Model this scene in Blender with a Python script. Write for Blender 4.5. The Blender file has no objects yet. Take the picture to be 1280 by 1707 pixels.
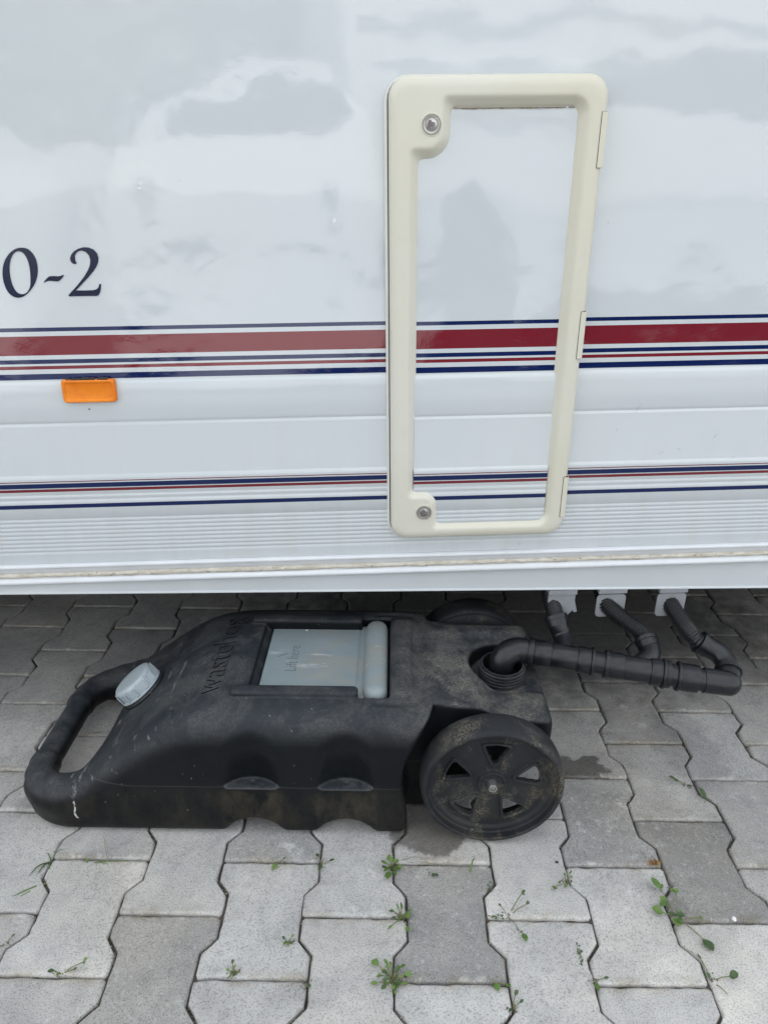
import bpy, math, random
import numpy as np
from mathutils import Vector, Matrix

random.seed(7)
SC = bpy.context.scene
COL = SC.collection
rad = math.radians

# ------------------------------------------------------------------ camera
CAM_F, CAM_TH, CAM_ROLL, CAM_YAW, CAM_H = 1233.0, .416, .0077, -.0077, 1.0305
cam_data = bpy.data.cameras.new('camera')
cam = bpy.data.objects.new('camera', cam_data)
COL.objects.link(cam)
ct, st = math.cos(CAM_TH), math.sin(CAM_TH)
cy, sy = math.cos(CAM_YAW), math.sin(CAM_YAW)
R0 = Vector((cy, -sy, 0)); F0 = Vector((sy * ct, cy * ct, -st)); D0 = Vector((-sy * st, -cy * st, -ct))
cr_, sr_ = math.cos(CAM_ROLL), math.sin(CAM_ROLL)
CX = R0 * cr_ - D0 * sr_
CY = -(R0 * sr_ + D0 * cr_)
cam.matrix_world = Matrix(((CX.x, CY.x, -F0.x, 0), (CX.y, CY.y, -F0.y, 0), (CX.z, CY.z, -F0.z, CAM_H), (0, 0, 0, 1)))
cam_data.sensor_fit = 'VERTICAL'
cam_data.sensor_height = 36.0
cam_data.lens = 36.0 * CAM_F / 1707.0
cam_data.clip_start = .02
cam_data.clip_end = 500
SC.camera = cam

# ------------------------------------------------------------------ light
SUN_EL, SUN_AZ = rad(51), rad(14)          # the sun stands behind the caravan; azimuth from +Y towards +X
world = bpy.data.worlds.new('World')
SC.world = world
world.use_nodes = True
wn, wl = world.node_tree.nodes, world.node_tree.links
wn.clear()
wo = wn.new('ShaderNodeOutputWorld'); bg = wn.new('ShaderNodeBackground')
sky = wn.new('ShaderNodeTexSky'); sky.sky_type = 'NISHITA'; sky.sun_disc = False
sky.sun_elevation = SUN_EL; sky.sun_rotation = SUN_AZ
sky.dust_density = 2.0; sky.ozone_density = 1.0; sky.air_density = 1.0
tc = wn.new('ShaderNodeTexCoord')
mp = wn.new('ShaderNodeMapping'); mp.inputs['Scale'].default_value = (1, 1, 2.2)
nz = wn.new('ShaderNodeTexNoise'); nz.inputs['Scale'].default_value = 2.6; nz.inputs['Detail'].default_value = 7; nz.inputs['Roughness'].default_value = .55
rp = wn.new('ShaderNodeValToRGB')
rp.color_ramp.elements[0].position = .30; rp.color_ramp.elements[1].position = .52
mx = wn.new('ShaderNodeMix'); mx.data_type = 'RGBA'
mx.inputs['B'].default_value = (7.9, 8.25, 8.5, 1)
wl.new(tc.outputs['Generated'], mp.inputs['Vector']); wl.new(mp.outputs[0], nz.inputs['Vector'])
wl.new(nz.outputs['Fac'], rp.inputs['Fac']); wl.new(rp.outputs[0], mx.inputs['Factor'])
wl.new(sky.outputs[0], mx.inputs['A']); wl.new(mx.outputs['Result'], bg.inputs['Color'])
bg.inputs['Strength'].default_value = .12
wl.new(bg.outputs[0], wo.inputs[0])
sun_data = bpy.data.lights.new('sun', 'SUN')
sun = bpy.data.objects.new('sun', sun_data)
COL.objects.link(sun)
sun_data.energy = 3.8; sun_data.angle = rad(.6); sun_data.color = (1, .96, .9)
sd = Vector((math.sin(SUN_AZ) * math.cos(SUN_EL), math.cos(SUN_AZ) * math.cos(SUN_EL), math.sin(SUN_EL)))
sun.rotation_euler = (-sd).to_track_quat('-Z', 'Y').to_euler()
SC.view_settings.view_transform = 'Standard'
SC.view_settings.look = 'None'
SC.view_settings.exposure = 1.08
SC.view_settings.gamma = 1

# ------------------------------------------------------------------ helpers
def tag(o, label=None, cat=None, group=None, kind=None):
    if label: o['label'] = label
    if cat: o['category'] = cat
    if group: o['group'] = group
    if kind: o['kind'] = kind
    return o

def empty(name, loc=(0, 0, 0), parent=None):
    o = bpy.data.objects.new(name, None)
    COL.objects.link(o); o.location = loc; o.parent = parent
    o.empty_display_size = .05
    return o

def meshdata(name, verts, faces, mat=None, smooth=True):
    me = bpy.data.meshes.new(name)
    if isinstance(verts, np.ndarray): verts = verts.tolist()
    if isinstance(faces, np.ndarray): faces = faces.tolist()
    me.from_pydata(verts, [], faces)
    if mat: me.materials.append(mat)
    if smooth: me.polygons.foreach_set('use_smooth', [True] * len(me.polygons))
    me.update()
    return me

def obj(name, verts, faces, mat, parent=None, smooth=True, sharp=None):
    me = meshdata(name, verts, faces, mat, smooth)
    if smooth and sharp: me.set_sharp_from_angle(angle=rad(sharp))
    o = bpy.data.objects.new(name, me)
    COL.objects.link(o); o.parent = parent
    return o

def box(x0, x1, y0, y1, z0, z1):
    v = [(x, y, z) for x in (x0, x1) for y in (y0, y1) for z in (z0, z1)]
    f = [(0, 1, 3, 2), (4, 6, 7, 5), (0, 4, 5, 1), (2, 3, 7, 6), (0, 2, 6, 4), (1, 5, 7, 3)]
    return v, f

def join(parts):
    V, Fc = [], []
    for v, f in parts:
        n = len(V)
        V += [tuple(p) for p in v]
        Fc += [tuple(i + n for i in q) for q in f]
    return V, Fc

def bevel(o, w, seg=2, angle=40):
    m = o.modifiers.new('bevel', 'BEVEL'); m.width = w; m.segments = seg
    m.limit_method = 'ANGLE'; m.angle_limit = rad(angle)
    return o

def rings(R, closed_ends=True, loop=False):
    """loft: R is a list of rings (equal length lists of points)"""
    n = len(R[0]); V = [tuple(p) for r in R for p in r]; Fc = []
    for i in range(len(R) - 1 + (1 if loop else 0)):
        a, b = i * n, ((i + 1) % len(R)) * n
        for k in range(n):
            k2 = (k + 1) % n
            Fc.append((a + k, a + k2, b + k2, b + k))
    if closed_ends and not loop:
        Fc.append(tuple(range(n))[::-1]); Fc.append(tuple(range(len(V) - n, len(V))))
    return V, Fc

def lathe(prof, axis='Z', n=48, centre=(0, 0, 0), caps=False):
    R = []
    for r, h in prof:
        ring = []
        for k in range(n):
            a = 2 * math.pi * k / n
            p = (r * math.cos(a), r * math.sin(a), h) if axis == 'Z' else (r * math.cos(a), h, r * math.sin(a))
            ring.append(tuple(p[i] + centre[i] for i in range(3)))
        R.append(ring)
    return rings(R, caps)

def catmull(P, n=8):
    P = [Vector(p) for p in P]; out = []
    Q = [P[0] * 2 - P[1]] + P + [P[-1] * 2 - P[-2]]
    for i in range(1, len(Q) - 2):
        a, b, c, d = Q[i - 1:i + 3]
        for k in range(n):
            t = k / n
            out.append(.5 * ((2 * b) + (c - a) * t + (2 * a - 5 * b + 4 * c - d) * t * t + (3 * b - a - 3 * c + d) * t ** 3))
    out.append(P[-1])
    return out

def resample(path, step):
    L = [0]
    for a, b in zip(path, path[1:]): L.append(L[-1] + (b - a).length)
    n = max(2, int(round(L[-1] / step))); out = []; j = 0
    for i in range(n + 1):
        s = L[-1] * i / n
        while j < len(L) - 2 and L[j + 1] < s: j += 1
        t = (s - L[j]) / max(1e-9, L[j + 1] - L[j])
        out.append(path[j].lerp(path[j + 1], min(1, t)))
    return out

def sweep(path, rfun, n=20, caps=True):
    path = [Vector(p) for p in path]
    up = None; R = []; s = 0
    for i, p in enumerate(path):
        if i: s += (p - path[i - 1]).length
        t = (path[min(i + 1, len(path) - 1)] - path[max(i - 1, 0)]).normalized()
        if up is None:
            up = t.orthogonal().normalized()
        up = (up - t * up.dot(t)).normalized(); bi = t.cross(up)
        r = rfun(s) if callable(rfun) else rfun
        R.append([tuple(p + up * (r * math.cos(2 * math.pi * k / n)) + bi * (r * math.sin(2 * math.pi * k / n))) for k in range(n)])
    return rings(R, caps)

# ---- signed distance volumes turned into meshes (surface nets)
def smax(a, b, k):
    h = np.clip(.5 - .5 * (b - a) / k, 0, 1)
    return b * (1 - h) + a * h + k * h * (1 - h)
def smin(a, b, k): return -smax(-a, -b, k)

def nets(fn, lo, hi, h):
    ax = [np.arange(lo[i], hi[i] + h, h, dtype=np.float32) for i in range(3)]
    X, Y, Z = np.meshgrid(*ax, indexing='ij', sparse=True)
    S = fn(X, Y, Z).astype(np.float32)
    S = np.broadcast_to(S, (len(ax[0]), len(ax[1]), len(ax[2]))).copy()
    S[0] = S[-1] = 1e-3 + np.abs(S[0]); S[:, 0] = np.abs(S[:, 0]) + 1e-3; S[:, -1] = np.abs(S[:, -1]) + 1e-3
    S[:, :, 0] = np.abs(S[:, :, 0]) + 1e-3; S[:, :, -1] = np.abs(S[:, :, -1]) + 1e-3
    I = S < 0
    nx, ny, nz_ = (d - 1 for d in S.shape)
    cnt = np.zeros((nx, ny, nz_), np.int8)
    for a in (0, 1):
        for b in (0, 1):
            for c in (0, 1):
                cnt += I[a:nx + a, b:ny + b, c:nz_ + c]
    act = np.argwhere((cnt > 0) & (cnt < 8))
    idx = -np.ones((nx, ny, nz_), np.int64)
    idx[act[:, 0], act[:, 1], act[:, 2]] = np.arange(len(act))
    acc = np.zeros((len(act), 3)); num = np.zeros(len(act))
    corners = [(a, b, c) for a in (0, 1) for b in (0, 1) for c in (0, 1)]
    for p in corners:
        for d in range(3):
            if p[d]: continue
            q = list(p); q[d] = 1
            s0 = S[act[:, 0] + p[0], act[:, 1] + p[1], act[:, 2] + p[2]]
            s1 = S[act[:, 0] + q[0], act[:, 1] + q[1], act[:, 2] + q[2]]
            m = (s0 < 0) != (s1 < 0)
            t = np.where(m, s0 / np.where(m, s0 - s1, 1), 0)
            P = np.array(p, float)[None] + np.eye(3)[d][None] * t[:, None]
            acc += P * m[:, None]; num += m
    V = (acc / num[:, None] + act) * h + np.array(lo)
    Fs = []
    for d in range(3):
        sl0 = [slice(None)] * 3; sl1 = [slice(None)] * 3
        sl0[d] = slice(0, -1); sl1[d] = slice(1, None)
        a, b = I[tuple(sl0)], I[tuple(sl1)]
        e = np.argwhere(a != b)
        o1, o2 = (d + 1) % 3, (d + 2) % 3
        e = e[(e[:, o1] > 0) & (e[:, o2] > 0)]
        flip = a[e[:, 0], e[:, 1], e[:, 2]]
        def cell(s1, s2):
            q = e.copy(); q[:, o1] -= s1; q[:, o2] -= s2
            return idx[q[:, 0], q[:, 1], q[:, 2]]
        quad = np.stack([cell(1, 1), cell(0, 1), cell(0, 0), cell(1, 0)], 1)
        quad[~flip] = quad[~flip][:, ::-1]
        Fs.append(quad)
    return V, np.concatenate(Fs)

# ------------------------------------------------------------------ materials
class Mat:
    def __init__(s, name, **kw):
        s.m = bpy.data.materials.new(name); s.m.use_nodes = True
        s.nt = s.m.node_tree; s.b = s.nt.nodes['Principled BSDF']
        for k, v in kw.items(): s.set(k, v)
    def set(s, k, v):
        k = {'color': 'Base Color', 'rough': 'Roughness', 'metal': 'Metallic', 'spec': 'Specular IOR Level', 'coat': 'Coat Weight'}.get(k, k)
        if isinstance(v, bpy.types.NodeSocket): s.nt.links.new(v, s.b.inputs[k])
        else: s.b.inputs[k].default_value = (tuple(v) + (1,)) if isinstance(v, tuple) and len(v) == 3 else v
    def n(s, t, **kw):
        nd = s.nt.nodes.new(t)
        for k, v in kw.items(): setattr(nd, k, v)
        return nd
    def link(s, a, b): s.nt.links.new(a, b)
    def inp(s, sock, v):
        if isinstance(v, bpy.types.NodeSocket): s.link(v, sock)
        elif v is not None:
            if sock.type == 'RGBA' and not isinstance(v, (int, float)) and len(v) == 3: v = tuple(v) + (1,)
            sock.default_value = v
    def coord(s, kind='Object'):
        return s.n('ShaderNodeTexCoord').outputs[kind]
    def pos(s): return s.n('ShaderNodeNewGeometry').outputs['Position']
    def vmap(s, v, scale=(1, 1, 1), loc=(0, 0, 0)):
        m = s.n('ShaderNodeMapping'); s.link(v, m.inputs[0]); m.inputs['Scale'].default_value = scale; m.inputs['Location'].default_value = loc
        return m.outputs[0]
    def noise(s, v, scale, detail=4, rough=.55, dist=0):
        m = s.n('ShaderNodeTexNoise'); s.link(v, m.inputs['Vector'])
        m.inputs['Scale'].default_value = scale; m.inputs['Detail'].default_value = detail
        m.inputs['Roughness'].default_value = rough; m.inputs['Distortion'].default_value = dist
        return m.outputs['Fac']
    def voro(s, v, scale, out='Distance'):
        m = s.n('ShaderNodeTexVoronoi'); s.link(v, m.inputs['Vector']); m.inputs['Scale'].default_value = scale
        return m.outputs[out]
    def ramp(s, f, stops, interp='LINEAR'):
        r = s.n('ShaderNodeValToRGB'); s.link(f, r.inputs[0]); cr = r.color_ramp; cr.interpolation = interp
        while len(cr.elements) < len(stops): cr.elements.new(.5)
        for e, (p, c) in zip(cr.elements, stops):
            e.position = p; e.color = (c, c, c, 1) if isinstance(c, (int, float)) else tuple(c) + (1,)
        return r.outputs[0]
    def step(s, f, a, b):
        m = s.n('ShaderNodeMapRange'); m.interpolation_type = 'SMOOTHSTEP'
        s.link(f, m.inputs[0]); m.inputs[1].default_value = a; m.inputs[2].default_value = b
        return m.outputs[0]
    def mix(s, fac, a, b, mode='MIX'):
        m = s.n('ShaderNodeMix', data_type='RGBA', blend_type=mode)
        s.inp(m.inputs['Factor'], fac); s.inp(m.inputs['A'], a); s.inp(m.inputs['B'], b)
        return m.outputs['Result']
    def math(s, op, a, b=None, c=None):
        m = s.n('ShaderNodeMath', operation=op)
        for i, v in enumerate((a, b, c)):
            if v is not None: s.inp(m.inputs[i], v)
        return m.outputs[0]
    def sep(s, v):
        m = s.n('ShaderNodeSeparateXYZ'); s.link(v, m.inputs[0]); return m.outputs
    def bump(s, h, strength=.3, dist=.001):
        m = s.n('ShaderNodeBump'); s.link(h, m.inputs['Height']); m.inputs['Strength'].default_value = strength
        m.inputs['Distance'].default_value = dist
        s.link(m.outputs[0], s.b.inputs['Normal'])
        return m
    def blob(s, p, c, r, soft=.35, wob=.25, seed=0):
        """mask: 1 inside an uneven ellipse round c (x, y) with radii r on the ground plane"""
        q = s.sep(p)
        dx = s.math('DIVIDE', s.math('SUBTRACT', q[0], c[0]), r[0]); dy = s.math('DIVIDE', s.math('SUBTRACT', q[1], c[1]), r[1])
        d = s.math('SQRT', s.math('ADD', s.math('MULTIPLY', dx, dx), s.math('MULTIPLY', dy, dy)))
        nse = s.noise(p, 16 + seed, 4)
        d = s.math('ADD', d, s.math('MULTIPLY', s.math('SUBTRACT', nse, .5), wob * 4))
        return s.step(d, 1 + soft * .5, 1 - soft * .5)

def mat_paver(name='paver_concrete', per_object=True):
    M = Mat(name, rough=.9, spec=.25)
    p = M.pos()
    info = M.n('ShaderNodeObjectInfo')
    if per_object:
        off = M.n('ShaderNodeVectorMath', operation='MULTIPLY_ADD')
        M.link(info.outputs['Random'], off.inputs[0]); off.inputs[1].default_value = (37, 91, 13); M.link(p, off.inputs[2])
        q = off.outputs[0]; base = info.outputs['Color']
    else:
        q = p
        base = M.ramp(M.voro(p, 6, 'Color'), [(0, (.20, .203, .205)), (1, (.28, .283, .285))])
    grain = M.noise(q, 420, 3, .7)
    grain2 = M.noise(q, 130, 4, .7)
    patch = M.noise(q, 9, 5, .6, .6)
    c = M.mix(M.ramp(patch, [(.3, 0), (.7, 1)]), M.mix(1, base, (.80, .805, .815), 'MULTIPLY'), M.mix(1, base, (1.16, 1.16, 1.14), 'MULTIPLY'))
    mid = M.noise(q, 45, 4, .65)
    c = M.mix(M.ramp(mid, [(.3, .7), (.5, 0)]), c, M.mix(1, c, (.80, .80, .81), 'MULTIPLY'))
    c = M.mix(M.ramp(grain, [(.36, 1), (.5, 0)]), c, M.mix(1, c, (.55, .55, .56), 'MULTIPLY'))
    c = M.mix(M.ramp(grain2, [(.56, 0), (.72, .55)]), c, (.52, .525, .52))
    # chalky bloom
    bloom = M.math('MULTIPLY', M.ramp(M.noise(q, 28, 6, .75), [(.56, 0), (.68, 1)]), M.ramp(M.noise(q, 5, 2), [(.46, 0), (.6, 1)]))
    c = M.mix(M.math('MULTIPLY', bloom, .65), c, (.66, .66, .65))
    c = M.mix(M.ramp(M.noise(p, 1.7, 4, .6), [(.4, .8), (.6, 0)]), c, M.mix(1, c, (.86, .87, .88), 'MULTIPLY'))
    warm = M.ramp(M.noise(p, 3.1, 3), [(.48, 0), (.68, .5)])
    c = M.mix(warm, c, M.mix(1, c, (1.05, .99, .89), 'MULTIPLY'))
    # dark pits
    pits = M.ramp(M.voro(q, 190), [(.03, 1), (.10, 0)])
    pm = M.math('MULTIPLY', pits, M.ramp(M.noise(q, 40, 2), [(.5, 0), (.6, 1)]))
    c = M.mix(M.math('MULTIPLY', pm, .15), c, (.14, .14, .14))
    # grime near the joints: worn off soil, follows local coordinates of the block
    if per_object:
        o = M.sep(M.coord('Object'))
        ez = M.math('ABSOLUTE', o[1])
        rim = M.math('MULTIPLY', M.step(ez, .082, .099), M.ramp(M.noise(q, 22, 3), [(.45, 0), (.65, .8)]))
        c = M.mix(rim, c, M.mix(1, c, (.72, .66, .55), 'MULTIPLY'))
        chalk = M.math('MULTIPLY', M.math('MULTIPLY', M.step(ez, .086, .094), M.step(ez, .100, .096)), M.ramp(M.noise(q, 33, 5, .7), [(.54, 0), (.70, .6)]))
        c = M.mix(chalk, c, (.60, .59, .56))
    # water stains, and a mud patch with under-caravan shade painted in
    wet = M.blob(p, (.080, .968), (.080, .060), .2, .34)
    wet2 = M.math('MULTIPLY', M.blob(p, (.372, 1.108), (.046, .038), .18, .5, 9), M.math('GREATER_THAN', M.sep(p)[1], 1.0897))
    wet = M.math('MAXIMUM', wet, wet2)
    damp = M.blob(p, (.60, 1.19), (.065, .13), .3, .3, 5)
    mud_shade = M.blob(p, (.36, 1.66), (.62, .30), .8, .25, 7)
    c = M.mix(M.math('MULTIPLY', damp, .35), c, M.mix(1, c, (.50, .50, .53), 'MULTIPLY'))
    c = M.mix(M.math('MULTIPLY', mud_shade, .8), c, M.mix(M.ramp(M.noise(p, 60, 5, .7), [(.35, 0), (.65, 1)]), (.045, .044, .044), (.075, .073, .071)))
    c = M.mix(M.math('MULTIPLY', wet, .85), c, M.mix(1, c, (.28, .27, .26), 'MULTIPLY'))
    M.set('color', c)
    M.set('rough', M.mix(wet, (.92,) * 3, (.5,) * 3))
    hgt = M.math('ADD', M.math('MULTIPLY', grain, .6), M.math('MULTIPLY', grain2, .8))
    hgt = M.math('SUBTRACT', hgt, M.math('MULTIPLY', pits, .6))
    M.bump(hgt, .6, .0012)
    return M.m

STRIPES = [  # bottom w, top w, colour key
    (.2283, .2344, 'b'), (.1911, .2212, 'r'), (.1775, .1843, 'b'), (.1687, .1741, 'r'), (.1518, .1613, 'b'),
    (-.0245, -.0228, 'd'), (-.0353, -.0268, 'b'), (-.0421, -.037, 'r'), (-.0732, -.0657, 'b')]
ZO_ = .6   # height of the wall's reference line above the caravan's root

def mat_panel(name, stripes=True, dirt=0):
    M = Mat(name, rough=.06, spec=.5, coat=.4)
    M.b.inputs['Coat Roughness'].default_value = .045
    co = M.coord('Object'); z = M.sep(co)[2]
    white = M.mix(M.ramp(M.noise(co, 1.7, 3), [(.35, 0), (.65, 1)]), (.51, .545, .575), (.535, .565, .58))
    c = white
    film = M.ramp(M.noise(M.vmap(co, (30, 1, 2.2)), 1.0, 5, .6), [(.45, 0), (.8, .30)])
    c = M.mix(M.math('MULTIPLY', film, M.step(z, .75, .40)), c, (.42, .41, .36))
    if stripes:
        C = {'b': (.004, .013, .075), 'r': (.165, .014, .024), 'd': (.16, .02, .03)}
        for a, b, k in STRIPES:
            m = M.math('MULTIPLY', M.math('GREATER_THAN', z, a + ZO_), M.math('LESS_THAN', z, b + ZO_))
            c = M.mix(m, c, C[k])
    # grime specks and faint runs
    sp = M.ramp(M.voro(co, 24), [(.018, 1), (.03, 0)])
    spm = M.math('MULTIPLY', sp, M.ramp(M.noise(co, 9, 2), [(.58, 0), (.62, 1)]))
    c = M.mix(M.math('MULTIPLY', spm, .75), c, (.16, .15, .13))
    M.set('color', c)
    # gently uneven gelcoat: long waves and orange peel
    long = M.noise(co, 3.0, 2, .4); mid = M.noise(co, 14, 2, .5); peel = M.noise(co, 260, 2, .5)
    b1 = M.bump(long, 1.0, .0055)
    b2 = M.n('ShaderNodeBump'); M.link(mid, b2.inputs['Height']); b2.inputs['Strength'].default_value = 1; b2.inputs['Distance'].default_value = .0004
    b3 = M.n('ShaderNodeBump'); M.link(peel, b3.inputs['Height']); b3.inputs['Strength'].default_value = 1; b3.inputs['Distance'].default_value = .00002
    M.link(b1.outputs[0], b2.inputs['Normal']); M.link(b2.outputs[0], b3.inputs['Normal']); M.link(b3.outputs[0], M.b.inputs['Normal']); M.link(b3.outputs[0], M.b.inputs['Coat Normal'])
    M.set('rough', M.mix(M.step(z, .60 + .13, .60 + .16), (.16,) * 3, (.035,) * 3))
    return M.m

def mat_simple(name, color, rough, var=.12, scale=12, bump=0, bscale=200, **kw):
    M = Mat(name, rough=rough, **kw)
    co = M.coord('Object')
    n = M.ramp(M.noise(co, scale, 5, .6), [(.3, 0), (.7, 1)])
    lo = tuple(c * (1 - var) for c in color); hi = tuple(min(1, c * (1 + var)) for c in color)
    M.set('color', M.mix(n, lo, hi))
    if bump: M.bump(M.noise(co, bscale, 3), bump, .001)
    return M.m

def mat_cream():
    M = Mat('cream_plastic', rough=.42, spec=.4)
    co = M.coord('Object')
    yel = M.ramp(M.noise(co, 2.2, 4), [(.35, 0), (.65, 1)])
    c = M.mix(yel, (.61, .595, .535), (.585, .56, .465))
    sp = M.math('MULTIPLY', M.ramp(M.voro(co, 40), [(.02, 1), (.045, 0)]), M.ramp(M.noise(co, 13, 2), [(.56, 0), (.6, 1)]))
    c = M.mix(M.math('MULTIPLY', sp, .6), c, (.2, .18, .14))
    sm = M.ramp(M.noise(co, 26, 6, .7), [(.55, 0), (.8, .35)])
    c = M.mix(M.math('MULTIPLY', sm, .5), c, (.45, .41, .33))
    M.set('color', c)
    M.bump(M.noise(co, 350, 2), .12, .0006)
    return M.m

def mat_tank():
    M = Mat('dusty_black_plastic', rough=.5, spec=.17)
    co = M.coord('Object'); q = M.sep(co)
    geo = M.n('ShaderNodeNewGeometry'); nzv = M.sep(geo.outputs['Normal'])[2]
    base = M.mix(M.ramp(M.noise(co, 7, 5), [(.3, 0), (.7, 1)]), (.0045, .0056, .0068), (.0085, .0102, .012))
    # settled dust: only where the shell faces up, broken up by wear
    up = M.step(nzv, .25, .95)
    cloud = M.ramp(M.noise(co, 12, 6, .75, .5), [(.42, .08), (.60, 1)])
    fine = M.ramp(M.noise(co, 260, 4, .75), [(.40, .35), (.62, 1)])
    dust = M.math('MULTIPLY', up, M.math('MULTIPLY', cloud, fine))
    c = M.mix(M.math('MULTIPLY', up, .55), base, (.036, .043, .054))
    c = M.mix(M.math('MULTIPLY', dust, .50), c, (.130, .127, .122))
    # heavier earthy dust round the deck and towards the wheels
    dk = M.math('MULTIPLY', M.step(q[0], .15, .30), M.math('MULTIPLY', up, M.math('MULTIPLY', M.ramp(M.noise(co, 16, 6, .7), [(.42, 0), (.66, 1)]), M.ramp(M.noise(co, 330, 3, .8), [(.42, .1), (.6, 1)]))))
    c = M.mix(M.math('MULTIPLY', dk, .75), c, (.26, .24, .20))
    # dried mud splash on the lower side under the flutes
    low = M.math('MULTIPLY', M.step(q[2], .115, .085), M.step(nzv, .5, .2))
    cols = None
    for xc in (-.041, .117):
        d = M.math('ABSOLUTE', M.math('SUBTRACT', q[0], xc))
        k = M.step(d, .066, .045)
        cols = k if cols is None else M.math('MAXIMUM', cols, k)
    mudm = M.math('MULTIPLY', M.math('MULTIPLY', low, M.math('MAXIMUM', cols, .42)), M.ramp(M.noise(M.vmap(co, (1, 1, .5)), 34, 6, .7), [(.38, 0), (.7, 1)]))
    c = M.mix(M.math('MULTIPLY', mudm, .7), c, (.060, .050, .034))
    # scuffs: short pale scratches, mostly on the sloping front
    scr = M.ramp(M.noise(M.vmap(co, (26, 7, 26), (.3, .2, 0)), 2.6, 5, .6), [(.612, 0), (.68, 1)])
    front = M.step(q[0], -.12, -.22)
    c = M.mix(M.math('MULTIPLY', M.math('MULTIPLY', scr, M.math('MULTIPLY', front, M.step(q[0], -.40, -.38))), M.math('MULTIPLY', M.step(nzv, .3, .6), .42)), c, (.30, .30, .29))
    spk = M.math('MULTIPLY', M.ramp(M.voro(co, 60), [(.03, 1), (.075, 0)]), M.ramp(M.noise(co, 16, 2), [(.52, 0), (.6, 1)]))
    c = M.mix(M.math('MULTIPLY', spk, .6), c, (.42, .41, .39))
    # mould seam line
    seam = M.math('MULTIPLY', M.step(M.math('ABSOLUTE', M.math('SUBTRACT', q[2], .1055)), .0012, .0005), .28)
    c = M.mix(seam, c, (.09, .09, .09))
    # a pale drip on the near front corner
    drip = M.math('ABSOLUTE', M.math('ADD', M.math('SUBTRACT', q[0], -.345), M.math('MULTIPLY', M.math('SUBTRACT', M.noise(co, 40, 2), .5), .012)))
    dm = M.math('MULTIPLY', M.step(drip, .0024, .0012), M.math('MULTIPLY', M.math('MULTIPLY', M.step(q[2], .030, .034), M.step(q[2], .075, .066)), M.math('LESS_THAN', q[1], -.1)))
    dm = M.math('MULTIPLY', dm, M.ramp(M.noise(co, 120, 3), [(.4, 0), (.5, 1)]))
    c = M.mix(dm, c, (.5, .49, .46))
    M.set('color', c)
    M.set('rough', M.mix(dust, (.40,) * 3, (.75,) * 3))
    h = M.math('ADD', M.noise(co, 420, 3, .6), M.math('MULTIPLY', M.noise(co, 60, 3), 1.2))
    M.bump(h, .25, .0012)
    return M.m

def mat_wheel():
    M = Mat('dirty_wheel_plastic', rough=.55, spec=.22)
    co = M.coord('Object')
    base = M.mix(M.ramp(M.noise(co, 10, 5), [(.3, 0), (.7, 1)]), (.013, .0145, .017), (.027, .029, .032))
    d = M.math('MULTIPLY', M.ramp(M.noise(co, 13, 5, .7, .5), [(.50, 0), (.68, 1)]), M.ramp(M.noise(co, 300, 3, .8), [(.44, 0), (.6, 1)]))
    c = M.mix(M.math('MULTIPLY', d, .8), base, (.22, .19, .14))
    br = M.ramp(M.noise(M.vmap(co, (1, 2, 1), (3, 0, 1)), 7, 6, .7), [(.52, 0), (.75, .5)])
    c = M.mix(br, c, (.07, .058, .04))
    M.set('color', c)
    M.bump(M.noise(co, 300, 4), .3, .0012)
    return M.m

def mat_plate():
    M = Mat('blue_grey_plastic', rough=.45, spec=.4)
    co = M.coord('Object'); q = M.sep(co)
    c = M.mix(M.ramp(M.noise(co, 14, 5), [(.35, 0), (.65, 1)]), (.20, .245, .265), (.235, .28, .295))
    st_ = M.math('MULTIPLY', M.ramp(M.noise(M.vmap(co, (1, 1.8, 1)), 11, 6, .65, .5), [(.42, 0), (.7, 1)]), M.step(q[0], -.03, .05))
    c = M.mix(M.math('MULTIPLY', st_, .7), c, (.30, .27, .22))
    wh = M.math('MULTIPLY', M.ramp(M.noise(M.vmap(co, (9, 34, 9)), 1.6, 5, .7), [(.56, 0), (.68, 1)]), M.step(M.math('ABSOLUTE', q[1]), .05, .015))
    c = M.mix(M.math('MULTIPLY', wh, .5), c, (.55, .58, .6))
    M.set('color', c)
    M.bump(M.noise(co, 150, 3), .12, .001)
    return M.m

def mat_sealant():
    M = Mat('weathered_sealant', rough=.8)
    co = M.coord('Object')
    c = M.mix(M.ramp(M.noise(M.vmap(co, (6, 1, 30)), 7, 6, .7), [(.35, 0), (.65, 1)]), (.62, .60, .55), (.40, .35, .27))
    c = M.mix(M.ramp(M.noise(co, 120, 4), [(.62, 0), (.7, .7)]), c, (.16, .12, .08))
    M.set('color', c)
    M.bump(M.noise(co, 90, 4), .5, .002)
    return M.m

def mat_leaf(name, c0, c1):
    M = Mat(name, rough=.55, spec=.35)
    co = M.pos()
    c = M.mix(M.ramp(M.noise(co, 90, 3), [(.35, 0), (.65, 1)]), c0, c1)
    M.set('color', c)
    M.set('Subsurface Weight', .0)
    return M.m

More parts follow.
